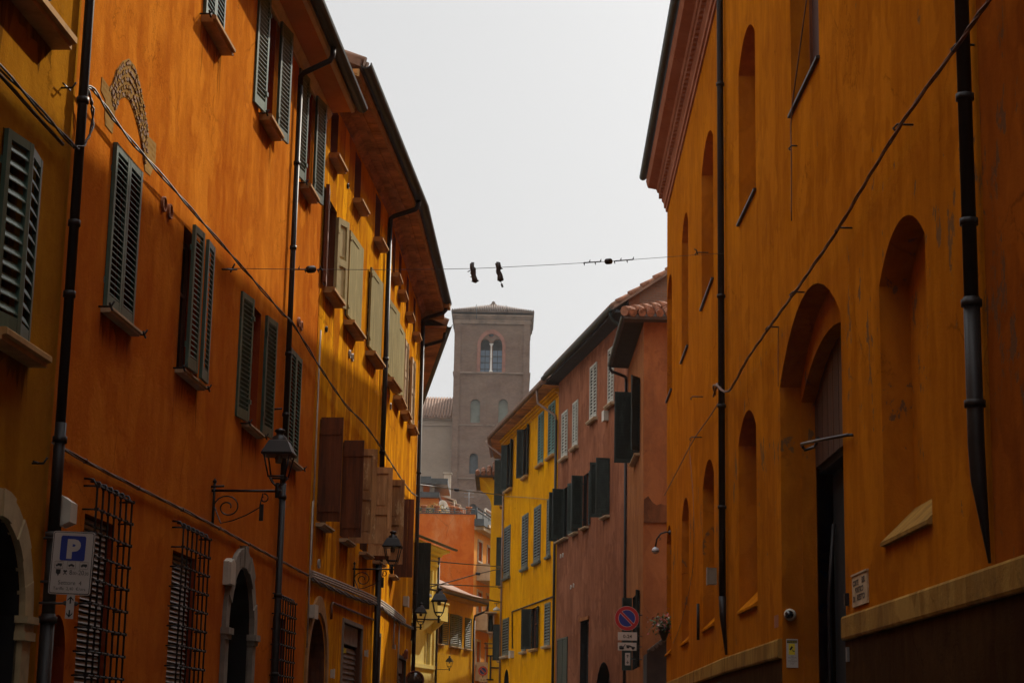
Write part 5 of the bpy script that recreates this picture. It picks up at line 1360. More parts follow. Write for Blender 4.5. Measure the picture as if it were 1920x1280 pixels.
NW = W((tl.x, YT+1.2), 90.0, 1)
l0 = Bld('church_nave', 'long hazy brick church nave with a tiled roof, left of the bell tower', 'church', (tl.x-12, YT+6, 0), [M['nave'], M['dark']])
zN = NW.z(820,782)
l0.seg(NW, -30, -.01, 0, zN)
for s in (-6.0, -11, -16): l0.hole(NW, s, s+1.6, zN-9, zN-4.6, .4, rise=.8, back=True, bmi=1)
m = MB()
for n, h in ((.1,-.9),(.18,-.3)): m.box(NW, -30, -.02, -.1, n, zN+h, zN+h+.2)
m.build('cornice', M['nave'], l0.t)
m = MB(); zr = NW.z(820,745)+1.0
m.prism([NW.pt(-30,.35,zN), NW.pt(-30,-6,zr), NW.pt(-30,-12,zN), NW.pt(-30,-12,zN-.15), NW.pt(-30,.35,zN-.15)], NW.pt(29.98,0,0)-NW.pt(0,0,0))
for i in range(70): s = -.25-i*.3; m.tube([NW.pt(s,.42,zN+.06), NW.pt(s,-6,zr+.06)], .11, 5)
m.build('roof', M['tileold'], l0.t)
l0.finish(12, 0, zN-.2)
cy = 150.0; p = at_y(838, 930, cy); ZP = W((p.x, cy), 90, 1)
m = MB(); m.box(ZP, -.28, .28, -.55, 0, 0, at_y(838,888,cy).z); m.box(ZP, -.36, .36, -.62, .07, at_y(838,888,cy).z, at_y(838,885,cy).z); tag(m.build('chimney_stack', simple('pale_chimney_render', (.42,.36,.28), .9, 0, .3, 1.5)), 'slender pale chimney stack standing before the foot of the bell tower', 'chimney')
# ================================================================== lamps
def frust(mb, w, s, n, z0, h0, z1, h1):
    c = [w.pt(s+a*h, n+b*h, z) for z, h in ((z0,h0),(z1,h1)) for a, b in ((-1,-1),(1,-1),(1,1),(-1,1))]
    mb.hexa(c)
def lantern_on_arm(w, s, z, ln, label, k=1.0, scroll=True, group='wall lanterns along the left side'):
    t = thing('wall_lantern', label, 'street lamp', tuple(w.pt(s,0,z)), group)
    b = MB(); b.tube([w.pt(s,.03,z-.42*k), w.pt(s,.03,z+.09*k)], .017*k, 7); b.tube([w.pt(s,0,z-.40*k), w.pt(s,.03,z-.40*k)], .02*k, 6); b.tube([w.pt(s,0,z), w.pt(s,.03,z)], .02*k, 6)
    b.lathe(w.pt(s,.03,z+.09*k), [(.02*k,0),(.028*k,.02*k),(.001,.06*k)], 8)
    b.tube([w.pt(s,.03,z), w.pt(s,ln+.05*k,z)], .016*k, 7)
    if scroll:
        q = []
        for i in range(26):
            a = i/25*math.pi*3.1; r = .17*k*(1-i/25*.78); q.append(w.pt(s, .03+.17*k+r*math.cos(math.pi+a)*1.0, z-.20*k+r*math.sin(math.pi-a)*.9))
        b.tube(q, .009*k, 5)
        q = [w.pt(s,.03,z-.18*k)] + [w.pt(s, .03+ln*u, z-.40*k+ .38*k*u**1.6 - .02*math.sin(math.pi*u)) for u in (.12,.3,.5,.7)] + [w.pt(s, ln*.78, z-.03*k)]
        b.tube(q, .008*k, 5)
        q = [w.pt(s, ln*.80+.06*k*math.sin(a)*(1-a/9), z-.09*k-.06*k*math.cos(a)*-(1-a/9)) for a in [i*.4 for i in range(16)]]
        b.tube(q, .008*k, 5)
        b.box(w, s-.012, s+.012, ln*.74, ln*.80, z-.36*k, z-.16*k)
    b.build('bracket', M['iron'], t)
    l = MB(); zb = z+.0
    l.tube([w.pt(s,ln,zb-.08*k), w.pt(s,ln,zb+.10*k)], .028*k, 8)
    for a, c in ((-1,-1),(1,-1),(1,1),(-1,1)):
        l.tube([w.pt(s+a*.01*k, ln+c*.01*k, zb+.05*k), w.pt(s+a*.06*k, ln+c*.06*k, zb+.10*k), w.pt(s+a*.098*k, ln+c*.098*k, zb+.17*k)], .009*k, 5)
        l.tube([w.pt(s+a*.10*k, ln+c*.10*k, zb+.16*k), w.pt(s+a*.155*k, ln+c*.155*k, zb+.43*k)], .011*k, 5)
    for i in range(4):
        P = [(-1,-1),(1,-1),(1,1),(-1,1)]; a, c = P[i], P[(i+1) % 4]
        l.tube([w.pt(s+a[0]*.10*k, ln+a[1]*.10*k, zb+.17*k), w.pt(s+c[0]*.10*k, ln+c[1]*.10*k, zb+.17*k)], .012*k, 5)
    l.build('lantern_frame', M['iron'], t)
    r = MB(); frust(r, w, s, ln, zb+.43*k, .185*k, zb+.455*k, .19*k); frust(r, w, s, ln, zb+.455*k, .185*k, zb+.60*k, .115*k); frust(r, w, s, ln, zb+.60*k, .115*k, zb+.615*k, .10*k)
    r.lathe(w.pt(s,ln,zb+.61*k), [(.10*k,0),(.085*k,.05*k),(.045*k,.075*k),(.045*k,.10*k),(.07*k,.115*k),(.06*k,.14*k),(.02*k,.15*k),(.001,.16*k)], 12)
    r.build('lantern_roof', M['iron'], t)
    g = MB(); g.lathe(w.pt(s,ln,zb+.34*k), [(.04*k,0),(.05*k,.06*k),(.03*k,.09*k)], 8); g.build('bulb', M['lampglass'], t)
    return t
s, z = L1.hit(402, 919, .03); lantern_on_arm(L1, s, z, .80, 'black four sided lantern on a scrolled bracket, on the orange house beside its downpipe')
s, z = L2a.hit(664.5, 1066, .03); lantern_on_arm(L2a, s, z, .72, 'black lantern on a scrolled bracket before the open brown shutters', .92)
lantern_on_arm(L3, .9, L3.z(790, 1137), .72, 'black lantern on a plain arm beside the dark shutter on the bend', 1.05, False)
lantern_on_arm(L2b, 8.6, L2b.z(776, 1179), .24, 'small black lantern low on the corner of the yellow ochre house', .78, False)
s, z = YW.hit(817, 1254); lantern_on_arm(YW, max(s,.2), z, .72, 'small black lantern on the mustard yellow house wall', .9, False)
# swan neck lamp on the church
s, z = R2.hit(1256.5, 998); t = thing('swan_neck_lamp', 'black swan neck lamp with a round globe on the far end of the church', 'street lamp', tuple(R2.pt(s,0,z)))
m = MB(); m.tube([R2.pt(s,-.02,z), R2.pt(s,.1,z+.02), R2.pt(s,.24,z-.03), R2.pt(s,.34,z-.17), R2.pt(s,.37,z-.36)], .022, 7); m.lathe(R2.pt(s,0,z), [(.06,-.01),(.06,.02),(.02,.04)], 8, 0, (R2.n.x,R2.n.y,0))
m.lathe(R2.pt(s,.37,z-.36), [(.02,0),(.06,-.03),(.065,-.09),(.10,-.12),(.10,-.14)], 10); m.tube([R2.pt(s,.30,z-.1), R2.pt(s,.24,z-.16), R2.pt(s,.27,z-.2)], .012, 5); m.build('bracket', M['iron'], t)
m = MB(); m.lathe(R2.pt(s,.37,z-.58), [(.001,.09),(.05,.08),(.09,.04),(.10,.44-.44),(.09,-.03),(.05,-.075),(.001,-.09)], 12); 
m.v = [v + Vector((0,0,.12)) for v in m.v]; m.build('globe', simple('milky_globe', (.42,.42,.45), .2, 0, .1, 4, 0), t)

# ================================================================== signs
ys = L1.xy(16.05).y; pS = at_y(135, 1055, ys-.03)
PS = W((pS.x, ys-.03), 90, 1)
t = thing('parking_sign', 'white parking sign with a blue P, clamped to the black downpipe at the left', 'sign', tuple(pS))
cz_ = pS.z; hw_, hh_ = .178, .268
tl_ = R(1.6)
class TW_(W):
    """sign plane leaning a little sideways"""
    def pt(self, s, n, z):
        c, q = math.cos(tl_), math.sin(tl_); s2 = s*c + (z-self.z0)*q; z2 = self.z0 - s*q + (z-self.z0)*c
        return super().pt(s2, n, z2)
PT = TW_((pS.x, ys-.03), 90, 1); PT.z0 = cz_
def rrect(mb, w, s0, s1, z0, z1, r, n0, n1, mi=0, k=5):
    q = []
    for cx, cy, a0 in ((s1-r,z1-r,0),(s0+r,z1-r,90),(s0+r,z0+r,180),(s1-r,z0+r,270)):
        for i in range(k+1): a = R(a0+90*i/k); q.append((cx+r*math.cos(a), cy+r*math.sin(a)))
    mb.prism([w.pt(a, n0, b) for a, b in q], Vector(w.pt(0,n1,0))-Vector(w.pt(0,n0,0)), mi)
m = MB(); rrect(m, PT, -hw_, hw_, cz_-hh_, cz_+hh_, .022, 0, .012); pl = m.build('sign_panel', M['signwhite'], t)
m = MB(); rrect(m, PT, -hw_+.006, hw_-.006, cz_-hh_+.006, cz_+hh_-.006, .02, .012, .0130); m.build('black_border', M['signblack'], pl)
m = MB(); rrect(m, PT, -hw_+.012, hw_-.012, cz_-hh_+.012, cz_+hh_-.012, .016, .013, .0145); m.build('white_field', M['signwhite'], pl)
Z = lambda q: cz_ + hh_ - q*hh_*2
X = lambda q: -hw_ + q*hw_*2
m = MB(); rrect(m, PT, X(.20), X(.80), Z(.465), Z(.07), .018, .0145, .0165); m.build('blue_square', M['signblue'], pl)
m = MB(); m.text(PT, 'P', X(.505), .018, Z(.415), .212, bold=.012); m.build('letter', M['signwhite'], pl)
m = MB()
for i, q in enumerate((.20, .50, .80)):
    a, z = X(q), Z(.535)
    for e in ((-.036,-.034,-.03,.03),(.034,.036,-.03,.03),(-.036,.036,.028,.03),(-.036,.036,-.03,-.028)): m.box(PT, a+e[0], a+e[1], .0145, .0155, z+e[2], z+e[3])
    if i == 1: body = [(-.026,-.006),(-.024,.002),(-.012,.004),(-.005,.011),(.008,.011),(.014,.004),(.026,.001),(.027,-.006)]
    elif i == 0: body = [(-.026,-.008),(-.026,.0),(-.018,.003),(-.012,.004),(-.012,.012),(.026,.012),(.026,-.008)]
    else: body = [(-.026,-.008),(-.026,.004),(-.018,.006),(-.012,.013),(.027,.013),(.027,-.008)]
    m.prism([PT.pt(a+x, .0145, z+y) for x, y in body], (0,-.0015,0))
    for x in (-.016, .016): m.lathe(PT.pt(a+x, .0145, z-.009), [(.0065,0),(.0065,.0012),(.001,.0012)], 8, 0, (0,-1,0))
a, z = X(.2), Z(.655); m.prism([PT.pt(a+x,.0145,z+y) for x, y in ((-.02,.026),(.02,.026),(.02,-.006),(.006,-.018),(.002,-.03),(-.002,-.03),(-.006,-.018),(-.02,-.006))], (0,-.0015,0))
a, z = X(.365), Z(.652)
for sg in (-1, 1):
    m.prism([PT.pt(a+sg*x,.0145,z+y) for x, y in ((-.016,-.018),(-.011,-.021),(.010,.010),(.005,.014))], (0,-.0015,0))
    m.prism([PT.pt(a+sg*x,.0145,z+y) for x, y in ((-.004,.012),(.012,.022),(.018,.008),(.006,.004))], (0,-.0017,0))
m.text(PT, '8', X(.50), .0155, Z(.685), .058, sx=.85); m.text(PT, ',00', X(.58), .0155, Z(.685), .038, sx=.85); m.text(PT, '-', X(.655), .0155, Z(.685), .05); m.text(PT, '20', X(.75), .0155, Z(.685), .058, sx=.85); m.text(PT, ',00', X(.875), .0155, Z(.685), .038, sx=.85)
m.text(PT, 'Settore  4', X(.5), .0155, Z(.845), .05); m.text(PT, 'Tariffa  2,40  \u20ac/ora', X(.5), .0155, Z(.93), .036)
m.build('lettering', M['signblack'], pl)
m = MB(); pp_ = L1.pt(SP,.08,cz_)
for q in (.11, .80): m.tube([Vector((pp_.x-.06, ys-.02, Z(q))), PT.pt(hw_*.3,-.012,Z(q))], .011, 6)
m.build('clamp', M['pipegrey'], t)
t2 = thing('arrow_plate', 'narrow white plate with up and down arrows under the parking sign', 'sign', tuple(at_y(131.5, 1137, ys-.03)))
pA = at_y(131.5, 1137, ys-.03); PA = TW_((pA.x, ys-.03), 90, 1); PA.z0 = pA.z
m = MB(); m.box(PA, -.034, .034, 0, .01, pA.z-.10, pA.z+.10); pl = m.build('sign_panel', M['signwhite'], t2)
def arrows(w, z, k=1.0, n=.0115):
    m = MB()
    for sg in (1, -1):
        c = z + sg*.055*k
        m.prism([w.pt(x*k, n, c+sg*y*k) for x, y in ((-.006,-.028),(.006,-.028),(.006,.02),(-.006,.02))], (0,-.002,0))
        m.prism([w.pt(x*k, n, c+sg*y*k) for x, y in ((0,.034),(.026,.006),(.026,-.006),(0,.020),(-.026,-.006),(-.026,.006))], (0,-.002,0))
    return m
arrows(PA, pA.z).build('arrow', M['signblack'], pl)
m = MB(); m.tube([Vector((pp_.x-.06, ys-.02, pA.z+.03)), PA.pt(.05,-.012,pA.z+.03)], .01, 6); m.lathe(PA.pt(.045,-.005,pA.z+.03), [(.02,-.01),(.02,.01),(.001,.012)], 8, 0, (0,-1,0)); m.lathe(PA.pt(-.045,-.005,pA.z+.03), [(.02,-.01),(.02,.01),(.001,.012)], 8, 0, (0,-1,0)); m.build('clamp', M['pipegrey'], t2)

def disc(mb, w, s, n0, n1, z, r0, r1, a0=0, a1=360, k=40, mi=0):
    """ring sector"""
    for i in range(k):
        a, b = R(a0+(a1-a0)*i/k), R(a0+(a1-a0)*(i+1)/k)
        q = [(s+r1*math.cos(a), z+r1*math.sin(a)), (s+r1*math.cos(b), z+r1*math.sin(b))]
        if r0 > 0: q += [(s+r0*math.cos(b), z+r0*math.sin(b)), (s+r0*math.cos(a), z+r0*math.sin(a))]
        else: q += [(s, z)]
        mb.prism([w.pt(x, n0, y) for x, y in q], Vector(w.pt(0,n1,0))-Vector(w.pt(0,n0,0)), mi)
def noparking(px, py, y, r, label, plates, group=None):
    p = at_y(px, py, y); w = W((p.x, y), 90, 1)
    t = thing('no_parking_sign', label, 'sign', tuple(p), group)
    m = MB(); disc(m, w, 0, 0, .015, p.z, 0, r); pl = m.build('sign_disc', M['signback'], t)
    m = MB(); disc(m, w, 0, .015, .017, p.z, r*.70, r*.975); c, s_ = math.cos(R(-45)), math.sin(R(-45)); L, h = r*.72, r*.085
    m.prism([w.pt(a*c-b*s_, .015, p.z+a*s_+b*c) for a, b in ((-L,-h),(L,-h),(L,h),(-L,h))], (0,-.0045,0)); m.build('red_ring', M['signred'], pl)
    m = MB(); disc(m, w, 0, .015, .016, p.z, 0, r*.675); m.build('blue_disc', M['signblue'], pl)
    m = MB(); disc(m, w, 0, .015, .0165, p.z, r*.665, r*.70); disc(m, w, 0, .015, .0155, p.z, r*.975, r)
    for b0_ in (h, -h-r*.03): m.prism([w.pt(a*c-b*s_, .015, p.z+a*s_+b*c) for a, b in ((-L*.95,b0_),(L*.95,b0_),(L*.95,b0_+r*.03),(-L*.95,b0_+r*.03))], (0,-.003,0))
    m.build('white_line', M['signwhite'], pl)
    return t, w, p
yN = 53.15
t, w, p = noparking(1175.5, 1158.5, yN, .345, 'red and blue no parking disc beside the dark ground floor shutters past the church', None)
m = MB(); pb = BF.pt(.2,0,p.z); m.tube([Vector((pb.x, yN+.03, p.z+.1)), Vector((p.x, yN+.03, p.z+.1))], .02, 6); m.build('clamp', M['pipegrey'], t)
def plate(px0, px1, py0, py1, y, label, kind, name='sign_plate'):
    a, b = at_y(px0, py0, y), at_y(px1, py1, y); w = W(((a.x+b.x)/2, y), 90, 1); c = (a.z+b.z)/2; hw = abs(b.x-a.x)/2; hh = abs(a.z-b.z)/2
    t = thing(name, label, 'sign', ((a.x+b.x)/2, y, c)); m = MB(); m.box(w, -hw, hw, 0, .012, c-hh, c+hh); pl = m.build('sign_panel', M['signwhite'] if kind != 'tow' else simple('dull_white_sign', (.40,.36,.32), .6, 0, .1, 5), t)
    m = MB(); m.tube([w.pt(hw*.5,-.02,c), w.pt(hw*.5+.4,-.02,c+.0)], .012, 5); m.build('clamp', M['pipegrey'], t)
    return t, pl, w, c, hw, hh
t, pl, w, c, hw, hh = plate(1158.5, 1194.5, 1184, 1200, yN, 'white plate reading 0-24 below the no parking disc', 'w')
m = MB(); m.text(w, '0-24', 0, .0135, c-hh*.42, hh*1.15, sx=1.05, bold=.0025); m.build('lettering', M['signblack'], pl)
t, pl, w, c, hw, hh = plate(1158.5, 1193.5, 1203.5, 1219, yN, 'dull white plate with a tow truck picture, below the 0-24 plate', 'tow')
m = MB(); P = lambda q: [w.pt(x*hw, .012, c+y*hh) for x, y in q]
m.prism(P([(-.86,-.35),(-.86,.05),(-.72,.2),(-.55,.2),(-.5,.05),(-.36,.05),(-.36,-.35)]), (0,-.003,0)); m.prism(P([(-.42,-.1),(-.25,.62),(-.18,.62),(-.32,-.1)]), (0,-.003,0)); m.prism(P([(-.25,.62),(-.05,.35),(-.05,.25),(-.25,.5)]), (0,-.003,0))
m.prism(P([(-.12,.2),(-.05,.38),(.2,.34),(.3,.28),(.55,.05),(.82,-.1),(.86,-.3),(.7,-.42),(.2,-.1),(-.1,.05)]), (0,-.003,0))
for x, y in ((-.7,-.38),(-.5,-.38),(.08,-.06),(.62,-.36)): m.lathe(w.pt(x*hw,.012,c+y*hh), [(.045,0),(.045,.004),(.001,.004)], 10, 0, (0,-1,0))
m.build('tow_truck_picture', M['signblack'], pl)
t, pl, w, c, hw, hh = plate(1172, 1181.5, 1223, 1246.5, yN, 'narrow white plate with up and down arrows below the tow truck plate', 'w', 'arrow_plate')
arrows(w, c, 1.45, .013).build('arrow', M['signblack'], pl)
yF = YW.xy(S1).y + 2.5
t, w, p = noparking(905.5, 1257, yF, .27, 'small no parking disc far down the street under the apricot balconies', None)
m = MB(); m.tube([w.pt(0,-.03,p.z+.3), w.pt(0,-.03,0)], .035, 7); m.build('pole', M['pipegrey'], t)
t, pl, w, c, hw, hh = plate(898.5, 912.5, 1269, 1278, yF-.02, 'small white plate reading 0-24 under the far no parking disc', 'w')
m = MB(); m.text(w, '0-24', 0, .0135, c-hh*.4, hh*1.1, sx=1.1); m.build('lettering', M['signblack'], pl)
# camera notice and dome camera on the portal jamb
JW = W(RC.xy(D1-.004, .0), RC.ang+90, 1); JW = W(RC.xy(D1-.006), 90+RC.ang, 1)
a, z1_ = JW.hit(1474, 1197); b_, z0_ = JW.hit(1496.5, 1251)
t = thing('camera_notice', 'white notice with a yellow surveillance camera picture on the church portal jamb', 'sign', tuple(JW.pt((a+b_)/2,0,z0_)))
m = MB(); m.box(JW, a, b_, .001, .008, z0_, z1_); pl = m.build('sign_panel', M['signwhite'], t); H_ = z1_-z0_; B_ = b_-a; X = lambda q: a+q*B_; Z = lambda q: z1_-q*H_
m = MB(); m.box(JW, X(.06), X(.94), .008, .009, Z(.145), Z(.045)); m.build('black_band', M['signblack'], pl)
m = MB(); m.box(JW, X(.2), X(.74), .008, .009, Z(.55), Z(.16)); m.text(JW, 'ATTENZIONE', X(.5), .0095, Z(.118), H_*.055, sx=1.0); m.build('yellow_field', M['signyellow'], pl)
m = MB(); m.prism([JW.pt(X(x),.009,Z(y)) for x, y in ((.26,.36),(.46,.24),(.58,.285),(.38,.405))], (0,-.001,0)); m.prism([JW.pt(X(x),.009,Z(y)) for x, y in ((.5,.37),(.56,.36),(.60,.41),(.72,.41),(.72,.44),(.56,.44))], (0,-.001,0)); m.build('camera_picture', M['signblack'], pl)
m = MB()
for y, s_, tx_ in ((.615,.05,'AREA'),(.67,.05,'VIDEOSORVEGLIATA'),(.725,.05,'H 24'),(.785,.05,'REGISTRAZIONE'),(.845,.032,'DEI DATI A FINI DI'),(.885,.032,'SICUREZZA')):
    m.text(JW, tx_, X(.5), .0092, Z(y), H_*s_, sx=.62 if len(tx_) > 14 else .85)
m.build('lettering', M['signblack'], pl)
t = thing('dome_camera', 'white dome security camera on the church portal jamb above the notice', 'camera', tuple(JW.pt(*((JW.hit(1480,1152)[0]), 0, JW.hit(1480,1152)[1]))))
s, z = JW.hit(1482, 1152); m = MB(); m.lathe(JW.pt(s,0,z), [(.085,0),(.085,.05),(.07,.085),(.06,.09)], 14, 0, (-.3,-1,.0)); m.build('housing', M['white'], t)
m = MB(); q = JW.pt(s-.03,.085,z); m.lathe(q, [(.06,0),(.055,.03),(.035,.055),(.001,.065)], 14, 0, (-.3,-1,-.1)); m.build('lens', M['glass'], t)
s0, z1_ = RC.hit(1459.5, 1151); s1, z0_ = RC.hit(1452.5, 1177); m = MB(); m.box(RC, s0, s1, .001, .004, z0_, z1_); tag(m.build('paper_notice', M['cornice']), 'small faded paper stuck on the church wall left of the dome camera', 'notice')
# plaque with painted lettering, seen from the street so the words run towards the viewer's right
s0, s1, z0_, z1_ = RC.rect(1601, 1629, 1075, 1134); t = thing('street_plaque', 'pale tiled street plaque with three rows of dark letters right of the church portal', 'sign', tuple(RC.pt((s0+s1)/2,0,z0_)))
m = MB(); m.box(RC, s0, s1, -.005, .02, z0_, z1_); m.box(RC, s0-.015, s1+.015, -.005, .03, z1_, z1_+.02); pl = m.build('sign_panel', M['stone'], t)
m = MB(); H_ = z1_-z0_; cs = (s0+s1)/2; Lw = s1-s0
for tx_, y, off, sx_ in (('CORTE', .33, .24, .40), ('DEL', .30, -.28, .26), ('PORTICO', .57, 0, .60), ('DI', .84, .36, .18), ('RESTO', .82, -.10, .60)):
    m.text(RC, tx_, cs+off*Lw, .0225, z1_-y*H_, H_*.25, sx=sx_*Lw/(len(tx_)*.66*H_*.25), mirror=True, bold=.003)
m.build('lettering', M['signblack'], pl)
m = MB(); s, z = RC.hit(1591, 1120); m.box(RC, s-.04, s+.04, 0, .05, z-.09, z+.05); tag(m.build('door_bell', M['pipe']), 'small dark bell box between the church portal and the plaque', 'door bell')
m = MB(); s, z = RC.hit(1595, 1228); m.box(RC, s-.04, s+.04, .02, .05, z-.07, z+.09); tag(m.build('switch_plate', M['signback']), 'small grey plate on the dark plinth below the plaque', 'wall plate')
# boxes on the left
def box_thing(name, label, cat, w, px, py, wd, ht, dp, mat, lid=True):
    s, z = w.hit(px, py); t = thing(name, label, cat, tuple(w.pt(s,0,z))); m = MB()
    a, b = wd/2, ht/2
    m.prism([w.pt(s+x, 0, z+y) for x, y in ((-a,-b),(a,-b),(a,b*.7),(0,b),(-a,b*.7))], Vector(w.pt(0,dp*.7,0))-Vector(w.pt(0,0,0))); m.build('back_box', mat, t)
    m = MB(); m.prism([w.pt(s+x, dp*.7, z+y) for x, y in ((-a*.93,-b*.93),(a*.93,-b*.93),(a*.93,b*.64),(0,b*.93),(-a*.93,b*.64))], Vector(w.pt(0,dp,0))-Vector(w.pt(0,dp*.7,0))); m.build('cover', M['white'], t)
    return t
box_thing('alarm_box', 'cream alarm box on the orange wall just left of the grey stone arched door', 'alarm box', L1, 423, 1071, .30, .34, .1, M['white'])
t = thing('floodlight', 'white floodlight beside the black downpipe above the parking sign', 'lamp', tuple(L1.pt(16.35,0,L1.z(104,960))))
s, z = 16.30, L1.z(104,962); m = MB(); m.box(L1, s-.07, s+.07, .0, .10, z-.10, z+.12); m.tube([L1.pt(s,.08,z-.1), L1.pt(s-.03,.09,z-.2), L1.pt(s-.02,.04,z-.22)], .012, 5); m.build('back_box', M['pipegrey'], t)
m = MB(); m.prism([L1.pt(s-.09,.10,z-.13), L1.pt(s-.09,.19,z-.09), L1.pt(s-.09,.19,z+.08), L1.pt(s-.09,.10,z+.14)], L1.pt(.2,0,0)-L1.pt(0,0,0)); m.build('lamp_head', M['white'], t)
# round traffic mirror low on the bend
s, z = L2b.hit(773, 1276); q = at_y(778, 1274, 45.2); t = thing('traffic_mirror', 'round convex traffic mirror with a red brown rim low at the bend on the left', 'mirror', tuple(q))
m = MB(); m.lathe(q, [(.001,.06),(.07,.055),(.14,.035),(.19,.0)], 24, 0, (.1,-1,0)); m.build('mirror_glass', M['mirror'], t)
m = MB(); m.lathe(q, [(.19,-.02),(.19,.02),(.225,.02),(.225,-.04),(.001,-.05)], 24, 0, (.1,-1,0)); m.build('rim', M['mirrorrim'], t)
m = MB(); m.tube([q+Vector((0,.03,0)), Vector((L2b.xy(7.9).x, 45.3, q.z-.05))], .025, 6); m.build('bracket', M['iron'], t)
# hanging flowers on the church end
s, z = R2.hit(1256, 1176); c = R2.pt(s-.2, .16, z); t = thing('flower_basket', 'hanging basket of pink and white flowers on the church wall below the swan neck lamp', 'flower basket', tuple(c))
m = MB(); m.lathe(c, [(.001,-.34),(.05,-.33),(.14,-.1),(.17,.0),(.15,.0),(.001,-.04)], 10); m.tube([c+Vector((0,0,-.1)), R2.pt(s-.2,0,z+.1)], .012, 5); m.build('basket', M['iron'], t)
def leaves(c, r, n, size, seed):
    m = MB(); rd = random.Random(seed)
    for i in range(n):
        v = Vector((rd.gauss(0,.5), rd.gauss(0,.5), rd.gauss(0,.5))); p = Vector(c)+Vector((v.x*r[0], v.y*r[1], v.z*r[2])); u = Vector((rd.uniform(-1,1), rd.uniform(-1,1), rd.uniform(-1,1))).normalized(); q = u.orthogonal().normalized(); k = size*rd.uniform(.6,1.2)
        m.face([p-q*k*.5, p+u*k*.4, p+q*k*.8, p-u*k*.4])
    return m
leaves(c+Vector((0,0,.05)), (.30,.30,.24), 260, .07, 1).build('foliage', M['leaf'], t, recalc=False); leaves(c+Vector((-.03,-.06,.13)), (.33,.33,.22), 70, .06, 2).build('blossom', M['petal'], t, recalc=False)
leaves(c+Vector((-.05,-.1,.15)), (.33,.33,.22), 26, .06, 3).build('blossom', M['signwhite'], t, recalc=False)

# ================================================================== cables
CB = 'cables strung along and across the street'
def on(w, pts, n=.06): return [w.pt(*(lambda h: (h[0], n, h[1]))(w.hit(px, py, n))) for px, py in pts]
P1 = on(L1, [(140,276),(148,277),(160,268),(171,245),(174,215),(170,185),(163,165),(175,168),(200,205),(240,258),(280,303),(345,377),(430,474),(470,519),(530,588),(548,605)], .10)
P1b = [L2a.pt(*(lambda h: (h[0], .10, h[1]))(L2a.hit(px, py, .10))) for px, py in ((601,690),(647,757),(680,791),(706,826))]
P1c = [L2b.pt(*(lambda h: (h[0], .10, h[1]))(L2b.hit(px, py, .10))) for px, py in ((736,872),(752,897),(770,921),(782,930))]
cable('wall_cable', 'twisted dark cable sagging along the left house fronts above the first floor windows', P1+P1b+P1c, .010, M['cable'], CB, 2)
cable('wall_cable', 'upper of the two dark cables on the ochre brown house at the left edge', on(L1, [(-60,66),(0,126),(60,190),(110,245),(140,276)], .09), .011, M['cable'], CB, 2)
cable('wall_cable', 'lower thicker cable on the ochre brown house at the left edge', on(L1, [(-60,82),(0,141),(60,208),(118,271)], .07), .016, M['cable'], CB)
P = on(L1, [(100,830),(160,864),(240,905),(300,934),(400,984),(490,1032),(578,1078)], .04)
def clips(mb, P):
    for i in range(3, len(P), 5): mb.lathe(P[i], [(.02,-.02),(.024,0),(.02,.02)], 6, 0, (1,.1,.2))
cable('wall_cable', 'dusty cable bundle along the orange house above its ground floor windows', P, .009, M['whitecable'] if False else simple('dusty_brown_cable', (.16,.10,.07), .6, 0, .5, 8), CB, 3, extra=clips)
for k, dy in enumerate((0, 4.5, 9)):
    A = on(L2a, [(584,1070+dy),(640,1092+dy),(709,1122+dy)], .06); B = on(L2b, [(746,1149+dy*.8),(760,1162+dy*.5)], .06)
    cable('wall_cable', ['top white cable of the bundle along the yellow ochre house', 'middle white cable of the bundle along the yellow ochre house', 'lowest white cable of the bundle along the yellow ochre house'][k], A+B, .019, M['whitecable'], CB)
A = on(L2a, [(584,1084),(612,1098),(640,1109),(660,1118),(690,1128),(712,1136)], .05); B = on(L2b, [(746,1163),(779,1180)], .05)
cable('wall_cable', 'ragged grey cable under the white bundle on the yellow ochre house', A+B, .018, simple('grey_dusty_cable', (.2,.18,.16), .7, 0, .5, 8), CB, 3)
# church cables
P = on(RC, [(1875,-30),(1855,0),(1825,42),(1791,92),(1700,218),(1630,330),(1571,430),(1500,534),(1440,617),(1400,675),(1366,733)], .17)
cable('wall_cable', 'reddish twisted cable running steeply down the church wall', P + [RC.pt(32.5,.2,RC.z(1352,739))], .010, M['cablered'], CB, 3)
cable('wall_cable', 'thin rope continuing down the far part of the church wall', on(R2, [(1352,747),(1330,782),(1300,825),(1270,882),(1246,928)], .08), .012, M['cablered'], CB)
cable('wall_cable', 'short thick cable tail wrapped round the church downpipe', on(R2, [(1339,741)], .18)+[RC.pt(32.62,.20,RC.z(1352,737)), RC.pt(32.3,.17,RC.z(1362,733))], .02, M['cablered'], CB, 2)
cable('wall_cable', 'thin cord hanging from the corner of the church\'s topmost niche', on(RC, [(1513,-5),(1498,105),(1484,215),(1484,300),(1484,414)], .05), .009, M['cablered'], CB)
cable('wall_cable', 'thin wire hanging in a slack line between the lower church niches', on(R2, [(1297,822),(1293,840),(1299,920),(1301,1000),(1297,1080),(1276,1170),(1262,1205)], .03), .007, M['cablered'], CB)
cable('wall_cable', 'thin bracket wire beside the dark old hook scar on the church wall', on(RC, [(1460,612),(1459,640),(1459,725)], .02), .006, M['cablered'], CB)
